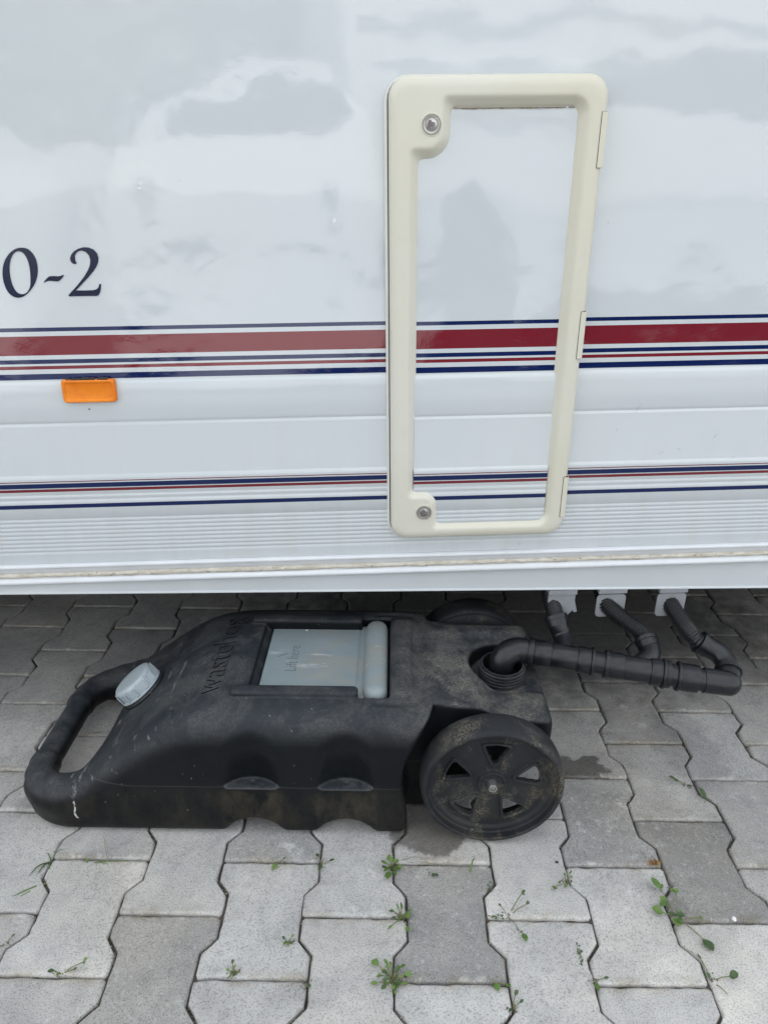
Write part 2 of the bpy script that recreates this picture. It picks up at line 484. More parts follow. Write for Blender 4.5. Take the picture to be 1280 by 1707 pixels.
PAVER = mat_paver()
PAVER_FAR = mat_paver('paver_concrete_far', False)
PANEL = mat_panel('striped_gelcoat')
SKIRT = mat_simple('white_skirt_paint', (.53, .56, .58), .3, .04, 6, .05, 300)
RAIL = mat_simple('white_aluminium_trim', (.62, .635, .66), .22, .05, 20)
CREAM = mat_cream()
TANK = mat_tank()
WHEEL = mat_wheel()
PLATE = mat_plate()
PIPE = mat_simple('black_pipe_plastic', (.009, .010, .0125), .30, .3, 25, .12, 250, spec=.45)
HOSE = mat_simple('black_hose_rubber', (.010, .011, .013), .34, .3, 25, .1, 250, spec=.45)
SEAL = mat_sealant()
NAVY = mat_simple('navy_vinyl', (.005, .009, .036), .2, .1, 8)
AM = Mat('amber_reflector_plastic', color=(.76, .21, .004), rough=.3, coat=.15)
AM.set('color', AM.mix(AM.ramp(AM.noise(AM.coord('Object'), 40, 3), [(.35, 0), (.65, 1)]), (.70, .17, .002), (.80, .235, .005)))
AM.bump(AM.voro(AM.coord('Object'), 420), .12, .0006)
AMBER = AM.m
STEEL = mat_simple('dull_steel', (.42, .41, .40), .35, .2, 60, metal=.9)
DARK = mat_simple('dark_underbody', (.012, .012, .013), .8, .3, 5)
GAP = mat_simple('black_rubber_gap', (.015, .014, .013), .7, .2, 20)
CAPM = mat_simple('light_grey_plastic', (.34, .39, .42), .42, .10, 30, .12, 220)
TRANS = mat_simple('milky_plastic', (.25, .26, .28), .4, .10, 40)
GREEN = mat_leaf('leaf_green', (.075, .14, .033), (.14, .215, .06))
GREEN_D = mat_leaf('leaf_dark_green', (.045, .08, .033), (.08, .125, .05))
STEMC = mat_leaf('stem_olive', (.11, .14, .05), (.2, .2, .09))
DRY = mat_leaf('dry_stalk', (.16, .15, .10), (.26, .24, .17))
MOSS = mat_leaf('rusty_moss', (.22, .09, .02), (.32, .18, .05))
ZERO_OUT= [(-0.544, 0.3523), (-0.54102, 0.35212), (-0.53813, 0.35156), (-0.5355, 0.35046), (-0.53318, 0.34869), (-0.53113, 0.34637), (-0.52941, 0.34376), (-0.52803, 0.34091), (-0.52699, 0.33776), (-0.52631, 0.33439), (-0.52602, 0.33076), (-0.52609, 0.32691), (-0.52652, 0.32297), (-0.52728, 0.31898), (-0.5284, 0.31491), (-0.52992, 0.31082), (-0.53187, 0.30671), (-0.53422, 0.30259), (-0.53698, 0.29862), (-0.54032, 0.29473), (-0.54408, 0.29098), (-0.54772, 0.28776), (-0.55111, 0.2852), (-0.55439, 0.28317), (-0.55748, 0.28167), (-0.56031, 0.28076), (-0.56294, 0.28038), (-0.56549, 0.28042), (-0.568, 0.28082), (-0.57042, 0.28163), (-0.57265, 0.28291), (-0.57471, 0.28469), (-0.57657, 0.28693), (-0.57813, 0.28966), (-0.57937, 0.29299), (-0.58031, 0.29679), (-0.5809, 0.30073), (-0.58108, 0.30474), (-0.5809, 0.30888), (-0.58042, 0.313), (-0.57965, 0.31711), (-0.57857, 0.32119), (-0.57721, 0.32511), (-0.57558, 0.32882), (-0.57368, 0.33236), (-0.57145, 0.33574), (-0.5688, 0.33903), (-0.56583, 0.34216), (-0.56276, 0.34492), (-0.55964, 0.34726), (-0.55642, 0.34923), (-0.55324, 0.35072), (-0.55011, 0.35169), (-0.54701, 0.35219)]
ZERO_IN= [(-0.54824, 0.34735), (-0.54644, 0.34684), (-0.54459, 0.34595), (-0.54295, 0.34462), (-0.54162, 0.34278), (-0.5405, 0.3405), (-0.5396, 0.33793), (-0.53892, 0.33505), (-0.53845, 0.33187), (-0.53819, 0.32854), (-0.53818, 0.32505), (-0.53838, 0.32141), (-0.53872, 0.31776), (-0.53919, 0.3141), (-0.53981, 0.31043), (-0.54051, 0.3069), (-0.54124, 0.30355), (-0.54206, 0.30034), (-0.54313, 0.29735), (-0.54454, 0.29455), (-0.54621, 0.29198), (-0.54797, 0.28984), (-0.54982, 0.28823), (-0.55176, 0.28704), (-0.55368, 0.2862), (-0.55552, 0.28566), (-0.55734, 0.28546), (-0.55914, 0.2856), (-0.561, 0.28605), (-0.56285, 0.28683), (-0.56449, 0.28805), (-0.56586, 0.28973), (-0.56703, 0.29184), (-0.56798, 0.29432), (-0.56871, 0.29727), (-0.56924, 0.30058), (-0.56957, 0.30396), (-0.56973, 0.30731), (-0.5697, 0.31071), (-0.56948, 0.31418), (-0.56906, 0.31774), (-0.56844, 0.32136), (-0.56758, 0.32496), (-0.56642, 0.32865), (-0.56501, 0.33233), (-0.5635, 0.33562), (-0.5619, 0.33842), (-0.56018, 0.34083), (-0.55843, 0.34286), (-0.55664, 0.34449), (-0.55482, 0.34573), (-0.55306, 0.34663), (-0.55143, 0.34722), (-0.54986, 0.34748)]
DASH= [(-0.52191, 0.30249), (-0.51613, 0.30815), (-0.51135, 0.31107), (-0.50573, 0.31125), (-0.49887, 0.31073), (-0.49456, 0.31134), (-0.49079, 0.31278), (-0.49014, 0.31182), (-0.49337, 0.30819), (-0.49725, 0.30483), (-0.50106, 0.30325), (-0.50653, 0.30389), (-0.51268, 0.30453), (-0.51703, 0.30378), (-0.52091, 0.30193)]
TWO= [(-0.468, 0.32853), (-0.47114, 0.32804), (-0.47434, 0.32943), (-0.47608, 0.33268), (-0.47581, 0.33696), (-0.47326, 0.34159), (-0.46838, 0.34617), (-0.4615, 0.34978), (-0.45361, 0.35151), (-0.4461, 0.35114), (-0.43971, 0.3484), (-0.43542, 0.34302), (-0.43425, 0.33633), (-0.43612, 0.32965), (-0.44009, 0.32297), (-0.44535, 0.31695), (-0.4538, 0.30891), (-0.46547, 0.29881), (-0.47632, 0.28973), (-0.4644, 0.28939), (-0.45027, 0.28957), (-0.4451, 0.29087), (-0.44179, 0.29358), (-0.43954, 0.29838), (-0.43701, 0.29834), (-0.43864, 0.29145), (-0.44114, 0.28524), (-0.44387, 0.2818), (-0.44684, 0.28102), (-0.46592, 0.28121), (-0.48006, 0.28117), (-0.48789, 0.28089), (-0.48883, 0.28258), (-0.48465, 0.28668), (-0.47286, 0.29687), (-0.46077, 0.30902), (-0.45264, 0.3191), (-0.44851, 0.32647), (-0.4466, 0.33317), (-0.44746, 0.33987), (-0.45136, 0.34499), (-0.4565, 0.34705), (-0.46146, 0.34633), (-0.46567, 0.34374), (-0.46841, 0.33952), (-0.46928, 0.33419)]
REFL= [(-0.5238, 0.1532), (-0.4389, 0.1528), (-0.4408, 0.1154), (-0.5251, 0.1154)]

# ------------------------------------------------------------------ ground
PITCH, PW, PL, PX0, PY0 = .1423, .163, .2, .0952, .6897
def paver_base(gap):
    w, w2, L = PW / 2 - gap / 2, (2 * PITCH - PW) / 2 - gap / 2, PL / 2 - gap / 2
    a, b = .036, .059                        # end of the wide part, start of the waist, from the block's end
    c = .004; a -= gap * .3; b -= gap * .1
    return [(-w + c, -L), (w - c, -L), (w, -L + c), (w, -L + a), (w2, -L + b), (w2, L - b), (w, L - a), (w, L - c), (w - c, L), (-w + c, L), (-w, L - c), (-w, L - a), (-w2, L - b), (-w2, -L + b), (-w, -L + a), (-w, -L + c)]

def paver_mesh(name, seed, n_sub=.013, amp=.0008, mat=PAVER):
    r = random.Random(seed)
    P0 = paver_base(.0026)
    ks = [max(1, int(math.hypot(P0[(i + 1) % 16][0] - p[0], P0[(i + 1) % 16][1] - p[1]) / n_sub)) for i, p in enumerate(P0)]
    jit_ = [(r.uniform(-amp, amp), r.uniform(-amp, amp)) for _ in range(sum(ks))]
    worn = [r.choice((.6, .8, 1, 1, 1.2, 1.5, 2.4)) for _ in range(sum(ks))]
    def inset(d, z, f=1):
        P = paver_base(.0026 + 2 * d); out = []
        for i, p in enumerate(P):
            q = P[(i + 1) % 16]
            for j in range(ks[i]):
                t = j / ks[i]; n_ = len(out)
                out.append((p[0] + (q[0] - p[0]) * t + jit_[n_][0] * f, p[1] + (q[1] - p[1]) * t + jit_[n_][1] * f, z * worn[n_]))
        return out
    V, Fc = rings([inset(0, -.045), inset(0, -.0042), inset(.0010, -.0015), inset(.0034, -.0002, .6), inset(.0060, 0, 0)], False)
    n = sum(ks); k = len(V)
    V.append((0, 0, 0)); nf = len(Fc)
    for i in range(n): Fc.append((4 * n + i, 4 * n + (i + 1) % n, k))
    me = meshdata(name, V, Fc, mat, True)
    for p_ in list(me.polygons)[nf:]: p_.use_smooth = False
    return me

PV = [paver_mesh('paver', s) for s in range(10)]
ground = obj('ground', [(-60, -60, -.03), (60, -60, -.03), (60, 60, -.03), (-60, 60, -.03)], [(0, 1, 2, 3)],
             mat_simple('distant_paving', (.22, .22, .22), .95, .1, 4), smooth=False)
tag(ground, kind='structure', label='grey concrete yard running on beyond the paving blocks')
mj = Mat('joint_soil', rough=.95)
pj = mj.pos()
mj.set('color', mj.mix(mj.ramp(mj.noise(pj, 14, 5, .7), [(.35, 0), (.7, 1)]), (.025, .022, .018), (.12, .105, .085)))
mj.bump(mj.noise(pj, 300, 4), .8, .003)
# joint soil as a gently uneven sheet, fuller in some joints than others
gx, gy = np.meshgrid(np.linspace(-3.9, 3.9, 196), np.linspace(-3.4, 3.2, 166), indexing='ij')
rs = np.random.RandomState(4)
lump = rs.rand(196, 166)
for _ in range(3):
    lump = (lump + np.roll(lump, 1, 0) + np.roll(lump, 1, 1) + np.roll(lump, -1, 0) + np.roll(lump, -1, 1)) / 5
lump = (lump - lump.min()) / (lump.max() - lump.min())
gz = -.0125 + .009 * lump
Vg = np.stack([gx, gy, gz], -1).reshape(-1, 3)
ii = np.arange(195)[:, None] * 166 + np.arange(165)[None]
Fg = np.stack([ii, ii + 166, ii + 167, ii + 1], -1).reshape(-1, 4)
soil = obj('joint_soil', Vg, Fg, mj.m)
tag(soil, kind='structure', label='dark soil filling the joints between the paving blocks')
paving = empty('paved_ground')
tag(paving, kind='structure', label='grey interlocking bone shaped concrete paving blocks')

TINT = {}
def tintset(c, j, v): TINT[(c, j)] = v
# block (column, j) spans t=j..j+1 (even columns) or j+.5..j+1.5 (odd columns)
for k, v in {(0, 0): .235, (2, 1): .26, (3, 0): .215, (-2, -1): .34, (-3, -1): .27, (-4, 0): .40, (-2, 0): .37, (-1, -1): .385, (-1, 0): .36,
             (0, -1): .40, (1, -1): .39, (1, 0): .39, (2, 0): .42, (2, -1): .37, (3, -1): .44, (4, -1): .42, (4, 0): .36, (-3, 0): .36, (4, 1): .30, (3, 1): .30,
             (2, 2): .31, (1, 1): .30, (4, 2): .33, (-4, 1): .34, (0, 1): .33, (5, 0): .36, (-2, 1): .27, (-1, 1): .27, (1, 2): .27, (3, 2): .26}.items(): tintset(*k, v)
rp_ = random.Random(11)
for c in range(-9, 10):
    for j in range(-1, 7):
        o = bpy.data.objects.new('paver', PV[rp_.randrange(10)])
        COL.objects.link(o); o.parent = paving
        off = .5 if c % 2 else 0
        o.location = (PX0 + c * PITCH + rp_.uniform(-.0006, .0006), PY0 + (j + .5 + off) * PL + rp_.uniform(-.0006, .0006), rp_.uniform(-.0022, 0))
        o.rotation_euler = (rp_.uniform(-.006, .006), rp_.uniform(-.006, .006), rp_.choice((0, math.pi)) + rp_.uniform(-.004, .004))
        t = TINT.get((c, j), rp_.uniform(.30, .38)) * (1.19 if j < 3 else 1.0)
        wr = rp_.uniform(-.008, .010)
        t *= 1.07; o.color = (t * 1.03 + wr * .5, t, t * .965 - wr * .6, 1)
fv, ff = [], []
far_me = paver_mesh('far', 99, .2, 0, PAVER_FAR)
fb = np.array([v.co[:] for v in far_me.vertices]); fpoly = [tuple(p.vertices) for p in far_me.polygons]
bpy.data.meshes.remove(far_me)
for c in range(-26, 27):
    for j in range(-19, 12):
        if -9 <= c <= 9 and -1 <= j <= 6: continue
        off = .5 if c % 2 else 0
        n = len(fv)
        w_ = fb + np.array([PX0 + c * PITCH, PY0 + (j + .5 + off) * PL, rp_.uniform(-.002, 0)])
        fv += w_.tolist(); ff += [tuple(i + n for i in f) for f in fpoly]
far = obj('far_paving_blocks', fv, ff, PAVER_FAR, paving, sharp=50)
tag(far, kind='stuff')

# ------------------------------------------------------------------ caravan
PHI, RHO, LAM = .0561, .0183, -.0378
def wallpt(u, w):
    x = u * math.cos(RHO) - w * math.sin(RHO); z = u * math.sin(RHO) + w * math.cos(RHO)
    y = z * math.sin(LAM); z = z * math.cos(LAM)
    return Vector((x * math.cos(PHI) - y * math.sin(PHI), x * math.sin(PHI) + y * math.cos(PHI) + 1.2, z + .6))
O0 = wallpt(0, 0); EU = (wallpt(1, 0) - O0).normalized(); EW = (wallpt(0, 1) - O0).normalized(); EY = EW.cross(EU)
van = empty('caravan')
org = O0 - EW * ZO_
van.matrix_world = Matrix(((EU.x, EY.x, EW.x, org.x), (EU.y, EY.y, EW.y, org.y), (EU.z, EY.z, EW.z, org.z), (0, 0, 0, 1)))
tag(van, 'white caravan side with red and navy stripes, cream hatch and amber reflector', 'caravan')
def Lp(u, out, w): return (u, -out, w + ZO_)

U0, U1 = -2.9, 3.6
prof = [(1.95, 0), (.80, 0), (.35, 0), (.1500, 0), (.1480, .0004), (.1450, .0026), (.1430, .0032), (.0840, .0032), (.0812, .0028), (.0795, .0018), (.0780, .0019), (.0755, .0034), (.0735, .0037),
        (-.012, .0038), (-.0140, .0044), (-.0170, .0062), (-.0200, .0064), (-.0455, .0060), (-.0475, .0052), (-.0495, .0052), (-.0515, .0062), (-.0545, .0060), (-.0565, .0052), (-.0590, .0053), (-.0610, .0062), (-.0640, .0064), (-.0915, .0064)]
w_ = -.0935
for k in range(9):
    prof += [(w_, .0052), (w_ - .0010, .0050), (w_ - .0026, .0059), (w_ - .0062, .0061)]
    w_ -= .0081
prof += [(-.1690, .0060), (-.1815, .0060), (-.1830, .0010), (-.228, .0008), (-.228, -.02)]
us = np.linspace(U0, U1, 40)
V, Fc = rings([[Lp(u, o_, w) for w, o_ in prof] for u in us], False)
n = len(prof)
Fc = [f for f in Fc if not (f[0] % n == n - 1)]
wall = obj('side_wall', V, [f[::-1] for f in Fc], PANEL, van, sharp=60)

vb, fb_ = box(U0, U1, .012, 2.15, -.205 + ZO_, 1.95 + ZO_)
body = obj('body_shell', vb, fb_, SKIRT, van, smooth=False)
v, f = box(U0, U1, 2.12, 2.149, -.54 + ZO_, -.2070 + ZO_)  # unseen low far-side panel, added to cut light coming in from behind
obj('rear_light_baffle', v, f, SKIRT, van, smooth=False)
v, f = box(U0 + .02, U1 - .02, .02, 2.13, -.225 + ZO_, -.2065 + ZO_)
obj('underfloor', v, f, DARK, van, smooth=False)
obj('chassis_rail', *join([box(U0 + .1, U1 - .1, y, y + .05, -.30 + ZO_, -.2255 + ZO_) for y in (.62, 1.5)] + [box(x, x + .04, .3, 1.9, -.27 + ZO_, -.2258 + ZO_) for x in (-1.1, .9, 1.9)]), DARK, van, smooth=False)

v, f = box(-1.5, 2.1, .74, 1.46, -.49 + ZO_, -.3005 + ZO_)  # unseen box added to keep rear light off the ground beneath
obj('underfloor_light_block', v, f, DARK, van, smooth=False)

# trim rail with its sealant strip, and the flat skirt below it
rp1 = [(-.1822, .001), (-.1824, .0105), (-.1832, .0125), (-.1850, .0135), (-.1880, .0134), (-.1895, .0120), (-.1905, .0092), (-.1990, .0088), (-.2000, .0075), (-.2085, .0075), (-.2100, .0090), (-.2120, .0125), (-.2145, .0150), (-.2180, .0152), (-.2205, .0138), (-.2215, .0110), (-.2222, .001)]
us2 = np.linspace(U0, U1, 90)
rr = random.Random(3)
V, Fc = rings([[Lp(u, o_ + .0004 * math.sin(u * 5), w) for w, o_ in rp1] for u in us2], False)
n = len(rp1); Fc = [f for f in Fc if not (f[0] % n == n - 1)]
obj('trim_rail', V, [f[::-1] for f in Fc], RAIL, van, sharp=60)
us3 = np.linspace(-1.2, 1.5, 900)
R = []
a1 = a2 = 0
for u in us3:
    a1 = a1 * .8 + rr.uniform(-.0004, .0004); a2 = a2 * .85 + rr.uniform(-.0004, .0004)
    R.append([Lp(u, .0078, -.1996), Lp(u, .0112 + a2, -.2012 + a1), Lp(u, .0118 + a2, -.2045), Lp(u, .0110 + a1, -.2075 + a2), Lp(u, .0078, -.2088)])
V, Fc = rings(R, False); Fc = [f for f in Fc if f[0] % 5 != 4]
obj('sealant_strip', V, [f[::-1] for f in Fc], SEAL, van)
sk_b = lambda u: min(-.2300, -.2632 - .0275 * u)
uss = np.linspace(-1.15, U1, 30)
R = [[Lp(u, .0035, -.2215), Lp(u, .0040, sk_b(u) + .004), Lp(u, .0062, sk_b(u) + .0015), Lp(u, .0062, sk_b(u)), Lp(u, -.022, sk_b(u)), Lp(u, -.022, sk_b(u) + .004), Lp(u, -.001, sk_b(u) + .005), Lp(u, -.001, -.2215)] for u in uss]
V, Fc = rings(R, True)
obj('skirt_panel', V, [f[::-1] for f in Fc], SKIRT, van, sharp=40)

# ---- service hatch
def lathe_out(prof, axis='Y', n=40): return lathe([(r, -h) for r, h in prof], 'Y', n)
def rbox2(X, Z, x0, x1, z0, z1, r):
    dx = np.abs(X - (x0 + x1) / 2) - (x1 - x0) / 2 + r; dz = np.abs(Z - (z0 + z1) / 2) - (z1 - z0) / 2 + r
    return np.hypot(np.maximum(dx, 0), np.maximum(dz, 0)) + np.minimum(np.maximum(dx, dz), 0) - r
def hatch_open(X, Z):
    o = rbox2(X, Z, .0440, .2672, -.1120, .5290, .010)
    l1 = rbox2(X, Z, -.10, .0890, .4640, .70, .034)
    l2 = rbox2(X, Z, -.10, .0870, -.30, -.0510, .030)
    return smax(smax(o, -l1, .010), -l2, .010)
def hatch_fn(X, Y, Z):      # Y = outwards
    op = hatch_open(X, Z); out = rbox2(X, Z, .0005, .3075, -.1470, .5700, .030)
    d = smax(out, -op, .003)
    t = np.clip((.017 - op) / .017, 0, 1); t = t * t * (3 - 2 * t)
    t2 = np.clip((.016 + out) / .016, 0, 1) ** 2
    top = Y - (.0228 - .0115 * t - .0060 * t2)
    e = smax(d, top, .006)
    return smax(e, .0045 - Y, .002)
hatch = empty('service_hatch', (0, 0, 0), van)
hv, hf = nets(hatch_fn, (-.008, .0, -.156), (.318, .030, .580), .0022)
hv = np.stack([hv[:, 0], -hv[:, 1], hv[:, 2] + ZO_], 1)
obj('hatch_frame', hv, hf, CREAM, hatch)
# base flange screwed to the wall, seen as a thin pale edge left of the frame
def rr_outline(x0, x1, z0, z1, r, n=6):
    P = []
    for cx, cz, a0 in ((x1 - r, z1 - r, 0), (x0 + r, z1 - r, 90), (x0 + r, z0 + r, 180), (x1 - r, z0 + r, 270)):
        for k in range(n + 1):
            a = rad(a0 + 90 * k / n); P.append((cx + r * math.cos(a), cz + r * math.sin(a)))
    return P
def plate_from(outline, o0, o1, chamfer=.001):
    n = len(outline)
    cx = sum(p[0] for p in outline) / n; cz = sum(p[1] for p in outline) / n
    sm = []
    for i, p in enumerate(outline):
        a, b = outline[i - 1], outline[(i + 1) % n]
        t = Vector((b[0] - a[0], b[1] - a[1])).normalized(); sm.append((p[0] - t.y * chamfer, p[1] + t.x * chamfer))
    return rings([[Lp(x, o0, z) for x, z in outline], [Lp(x, o1 - chamfer, z) for x, z in outline], [Lp(x, o1, z) for x, z in sm]], True)
v, f = plate_from(rr_outline(-.0052, .3075, -.1500, .5705, .034), .0005, .0075)
obj('base_flange', v, f, mat_simple('aged_white_plastic', (.66, .66, .62), .35, .06, 20), hatch, sharp=40)
v, f = plate_from(rr_outline(-.0010, .3060, -.1462, .5695, .031), .0070, .0092, .0004)
obj('rubber_seal', v, f, GAP, hatch, sharp=40)
# the inset panel carries the same stripes and ribs as the wall
dprof = [(.535, 0)] + [(w, o_) for w, o_ in prof if .53 > w > -.118] + [(-.118, .0062)]
us4 = np.linspace(.040, .272, 12)
V, Fc = rings([[Lp(u, o_ + .0096, w) for w, o_ in dprof] for u in us4], False)
n = len(dprof); Fc = [f for f in Fc if f[0] % n != n - 1]
obj('door_panel', V, [f[::-1] for f in Fc], PANEL, hatch, sharp=60)
# grime along the opening's edge
gr = []
for side, (xa, za, xb, zb) in enumerate(((.092, .5285, .262, .5285),)):
    L_ = math.hypot(xb - xa, zb - za); ns = int(L_ / .002); gs_ = 0
    for k in range(ns):
        t = k / ns
        gs_ = .85 * gs_ + rr.uniform(-.3, .3)
        if gs_ < -.25: continue
        x = xa + (xb - xa) * t; z = za + (zb - za) * t; s = .0002 + max(0, min(.0010, gs_ * .0014))
        if side == 0: gr.append(box(x, x + .002, -.0112, -.0095, z + ZO_ - s, z + ZO_ + .001))
        else: gr.append(box(x - s, x + s, -.0112, -.0095, z + ZO_, z + ZO_ + .004))
o = obj('edge_grime', *join(gr), mat_simple('brown_grime', (.20, .155, .09), .9, .4, 150), hatch, smooth=False); tag(o, kind='stuff')
for u, w, rot in ((.0600, .5085, .2), (.0580, -.0930, .6)):
    lk = obj('lock', *lathe_out([(.0001, .0242), (.0075, .0242), (.0080, .0238), (.0082, .0222), (.0090, .0222), (.0094, .0246), (.0116, .0250), (.0124, .0240), (.0126, .0150)], 'Y', 40), STEEL, hatch, sharp=40)
    lk.location = Lp(u, 0, w)
    r_ = obj('lock_surround', *lathe_out([(.0127, .0225), (.0136, .0240), (.0146, .0238), (.0150, .0215)], 'Y', 40), CREAM, lk, sharp=40)
    pass
    ky = obj('keyhole', *join([box(-.0052, -.0012, -.0252, -.0240, -.0050, .0050), box(-.0012, .0044, -.0247, -.0240, -.0030, .0034)]), mat_simple('worn_lock_core', (.16, .13, .14), .5, .3, 80), lk, smooth=False)
    ky.rotation_euler = (0, rot, 0)
for a, b in ((.4514, .5227), (.1737, .2476), (-.1093, -.0333)):
    h0 = obj('hinge_gap', *plate_from([(.2985, a - .0005), (.3068, a - .0005), (.3068, b + .0003), (.2986, b + .0003)], .0100, .0222, .0002), GAP, hatch, smooth=False)
    hc = obj('hinge_cover', *plate_from([(.2990, a), (.3079, a), (.3079, b), (.2990, b)], .0090, .0230, .0010), CREAM, hatch, sharp=30)

# ---- lettering on the side
def flat_poly(loops, out, th=.0004):
    """filled flat letter from outline loops, with a little thickness"""
    cu = bpy.data.curves.new('t', 'CURVE'); cu.dimensions = '2D'; cu.fill_mode = 'BOTH'; cu.extrude = th
    for lp in loops:
        sp = cu.splines.new('POLY'); sp.points.add(len(lp) - 1); sp.use_cyclic_u = True
        for q, p in zip(sp.points, lp): q.co = (p[0], p[1], 0, 1)
    o = bpy.data.objects.new('t', cu)
    me = bpy.data.meshes.new_from_object(o)
    V = [Lp(v.co.x, out + v.co.z, v.co.y) for v in me.vertices]; Fc = [tuple(p.vertices) for p in me.polygons]
    bpy.data.meshes.remove(me); bpy.data.objects.remove(o); bpy.data.curves.remove(cu)
    return V, Fc
letters = empty('model_lettering', (0, 0, 0), van)
obj('digit', *flat_poly([ZERO_OUT, ZERO_IN], .0006), NAVY, letters, smooth=False)
obj('dash', *flat_poly([DASH], .0006), NAVY, letters, smooth=False)
obj('digit', *flat_poly([TWO], .0006), NAVY, letters, smooth=False)

# ---- amber reflector
def offset_poly(P, d):
    n = len(P); out = []
    for i in range(n):
        a, b, c = Vector(P[i - 1]), Vector(P[i]), Vector(P[(i + 1) % n])
        n1 = Vector((-(b - a).y, (b - a).x)).normalized(); n2 = Vector((-(c - b).y, (c - b).x)).normalized()
        m = (n1 + n2); m = m / max(.2, m.dot(n1)); out.append(tuple(b + m * d))
    return out
def round_poly(P, r, n=4):
    out = []
    for i in range(len(P)):
        a, b, c = Vector(P[i - 1]), Vector(P[i]), Vector(P[(i + 1) % len(P)])
        s = b + (a - b).normalized() * r; e = b + (c - b).normalized() * r
        for k in range(n + 1):
            t = k / n; out.append(tuple((s * (1 - t) ** 2 + b * 2 * t * (1 - t) + e * t * t)))
    return out
RP = [REFL[3], REFL[2], REFL[1], REFL[0]]
rings_ = []
for d, o_ in ((0, .003), (0, .0095), (.0006, .0108), (.0022, .0116), (.0046, .0112), (.0054, .0100), (.0060, .0098)):
    q = round_poly(offset_poly(RP, d), max(.002, .006 - d * .5))
    rings_.append([Lp(x, o_, z) for x, z in q])
V, Fc = rings(rings_, True)
reflector = obj('side_reflector', V, Fc, AMBER, van, sharp=30)
gr = []
for k in range(26):
    u = -.515 + .07 * rr.random(); gr.append(box(u, u + rr.uniform(.001, .006), -.0105, -.003, .1532 + ZO_ - .0004, .1532 + ZO_ + rr.uniform(.0006, .0022)))
o = obj('edge_grime', *join(gr), mat_simple('black_grime', (.05, .045, .04), .9, .4, 150), reflector, smooth=False); tag(o, kind='stuff')
o = obj('screw_head', *lathe_out([(.0014, .0030), (.0012, .0046), (.0001, .0048)], 'Y', 10), mat_simple('dark_screw', (.12, .12, .12), .5), van); o.location = Lp(-.4895, 0, .1025)

sc_ = []
for (u, w, L_, a_) in ((.418, .084, .022, 1.1), (.470, .002, .010, .5), (.500, .008, .008, .2), (.386, .046, .008, 1.5), (.372, -.105, .005, 1.4), (.235, -.170, .008, 1.3), (.56, .03, .012, .8), (.60, -.01, .006, .3), (.330, .375, .006, 1.3), (-.30, .44, .003, .5), (-.62, .40, .004, 1.0)):
    du, dw = math.cos(a_) * L_ / 2, math.sin(a_) * L_ / 2; nx_, nw_ = -math.sin(a_) * .0005, math.cos(a_) * .0005
    sc_.append(([Lp(u - du, .0072, w - dw), Lp(u + nx_, .0072, w + nw_), Lp(u + du, .0072, w + dw), Lp(u - nx_, .0072, w - nw_)], [(0, 1, 2, 3)]))
tag(obj('scuff_marks', *join(sc_), mat_simple('grey_scuff', (.30, .31, .31), .6, .3, 200), van, smooth=False), kind='stuff')
# ---- outlet plates under the skirt
def plate_outlet(uc, wc, outline, shape=None):
    pl = obj('outlet_plate', *plate_from(outline, -.0005, .0025, .0008), TRANS, van, sharp=40)
    obj('plate_bracket', *box(uc - .027, uc + .027, -.006, .030, wc + .0295 + ZO_, wc + .0400 + ZO_), TRANS, pl, smooth=False)
    return pl
def rrp(uc, wc, w, h, r): return rr_outline(uc - w / 2, uc + w / 2, wc - h / 2, wc + h / 2, r)
pl2 = plate_outlet(.4225, -.3140, rrp(.4225, -.3140, .056, .050, .009))
pl3 = plate_outlet(.5400, -.3165, rrp(.5400, -.3165, .056, .052, .009))
brk = [(.300, -.288), (.300, -.302), (.309, -.318), (.3105, -.334), (.3150, -.334), (.318, -.340), (.330, -.345), (.338, -.335), (.350, -.322), (.352, -.327), (.3585, -.325), (.352, -.300), (.352, -.288), (.340, -.285), (.312, -.285)]
pl1 = plate_outlet(.3265, -.3135, brk)
pl1['label'] = 'broken milky plastic outlet plate with a torn lower edge'

# wheels carry the caravan outside the picture
for u in (-1.75, 2.55):
    for y in (.16, 1.85):
        wh = empty('wheel', (u, y, .30), van)
        obj('tyre', *lathe([(.19, -.08), (.27, -.09), (.298, -.075), (.305, -.03), (.305, .03), (.298, .075), (.27, .09), (.19, .08)], 'Y', 40), DARK, wh, sharp=40)
        obj('rim', *lathe([(.19, -.07), (.17, -.055), (.06, -.065), (.02, -.07), (.001, -.07)], 'Y', 40), STEEL, wh, sharp=40)

# ------------------------------------------------------------------ waste water tank
TX, TY = -.185, 1.144
tank = empty('waste_water_tank', (TX, TY, 0))
tag(tank, 'dusty black wheeled waste water tank lying on the paving below the hatch', 'waste tank')
ztx = [-.70, -.60, -.57, -.545, -.52, -.49, -.46, -.43, -.40, -.37, -.34, -.31, -.28, -.2, .03, .08, .12, .3]
ztz = [.064, .068, .073, .084, .103, .126, .149, .172, .193, .211, .224, .231, .235, .237, .237, .234, .226, .218]
_fx = np.linspace(-.70, .30, 400); _fz = np.interp(_fx, ztx, ztz)
_ker = np.hanning(25); _ker /= _ker.sum(); _fz = np.convolve(np.pad(_fz, 12, 'edge'), _ker, 'valid')
def zt(x): return np.interp(x, _fx, _fz)
def lbox(X, Y, Z, x0, x1, y0, y1, z0, z1, r=.006):
    dx = np.abs(X - (x0 + x1) / 2) - (x1 - x0) / 2 + r; dy = np.abs(Y - (y0 + y1) / 2) - (y1 - y0) / 2 + r; dz = np.abs(Z - (z0 + z1) / 2) - (z1 - z0) / 2 + r
    return np.sqrt(np.maximum(dx, 0) ** 2 + np.maximum(dy, 0) ** 2 + np.maximum(dz, 0) ** 2) + np.minimum(np.maximum(dx, np.maximum(dy, dz)), 0) - r
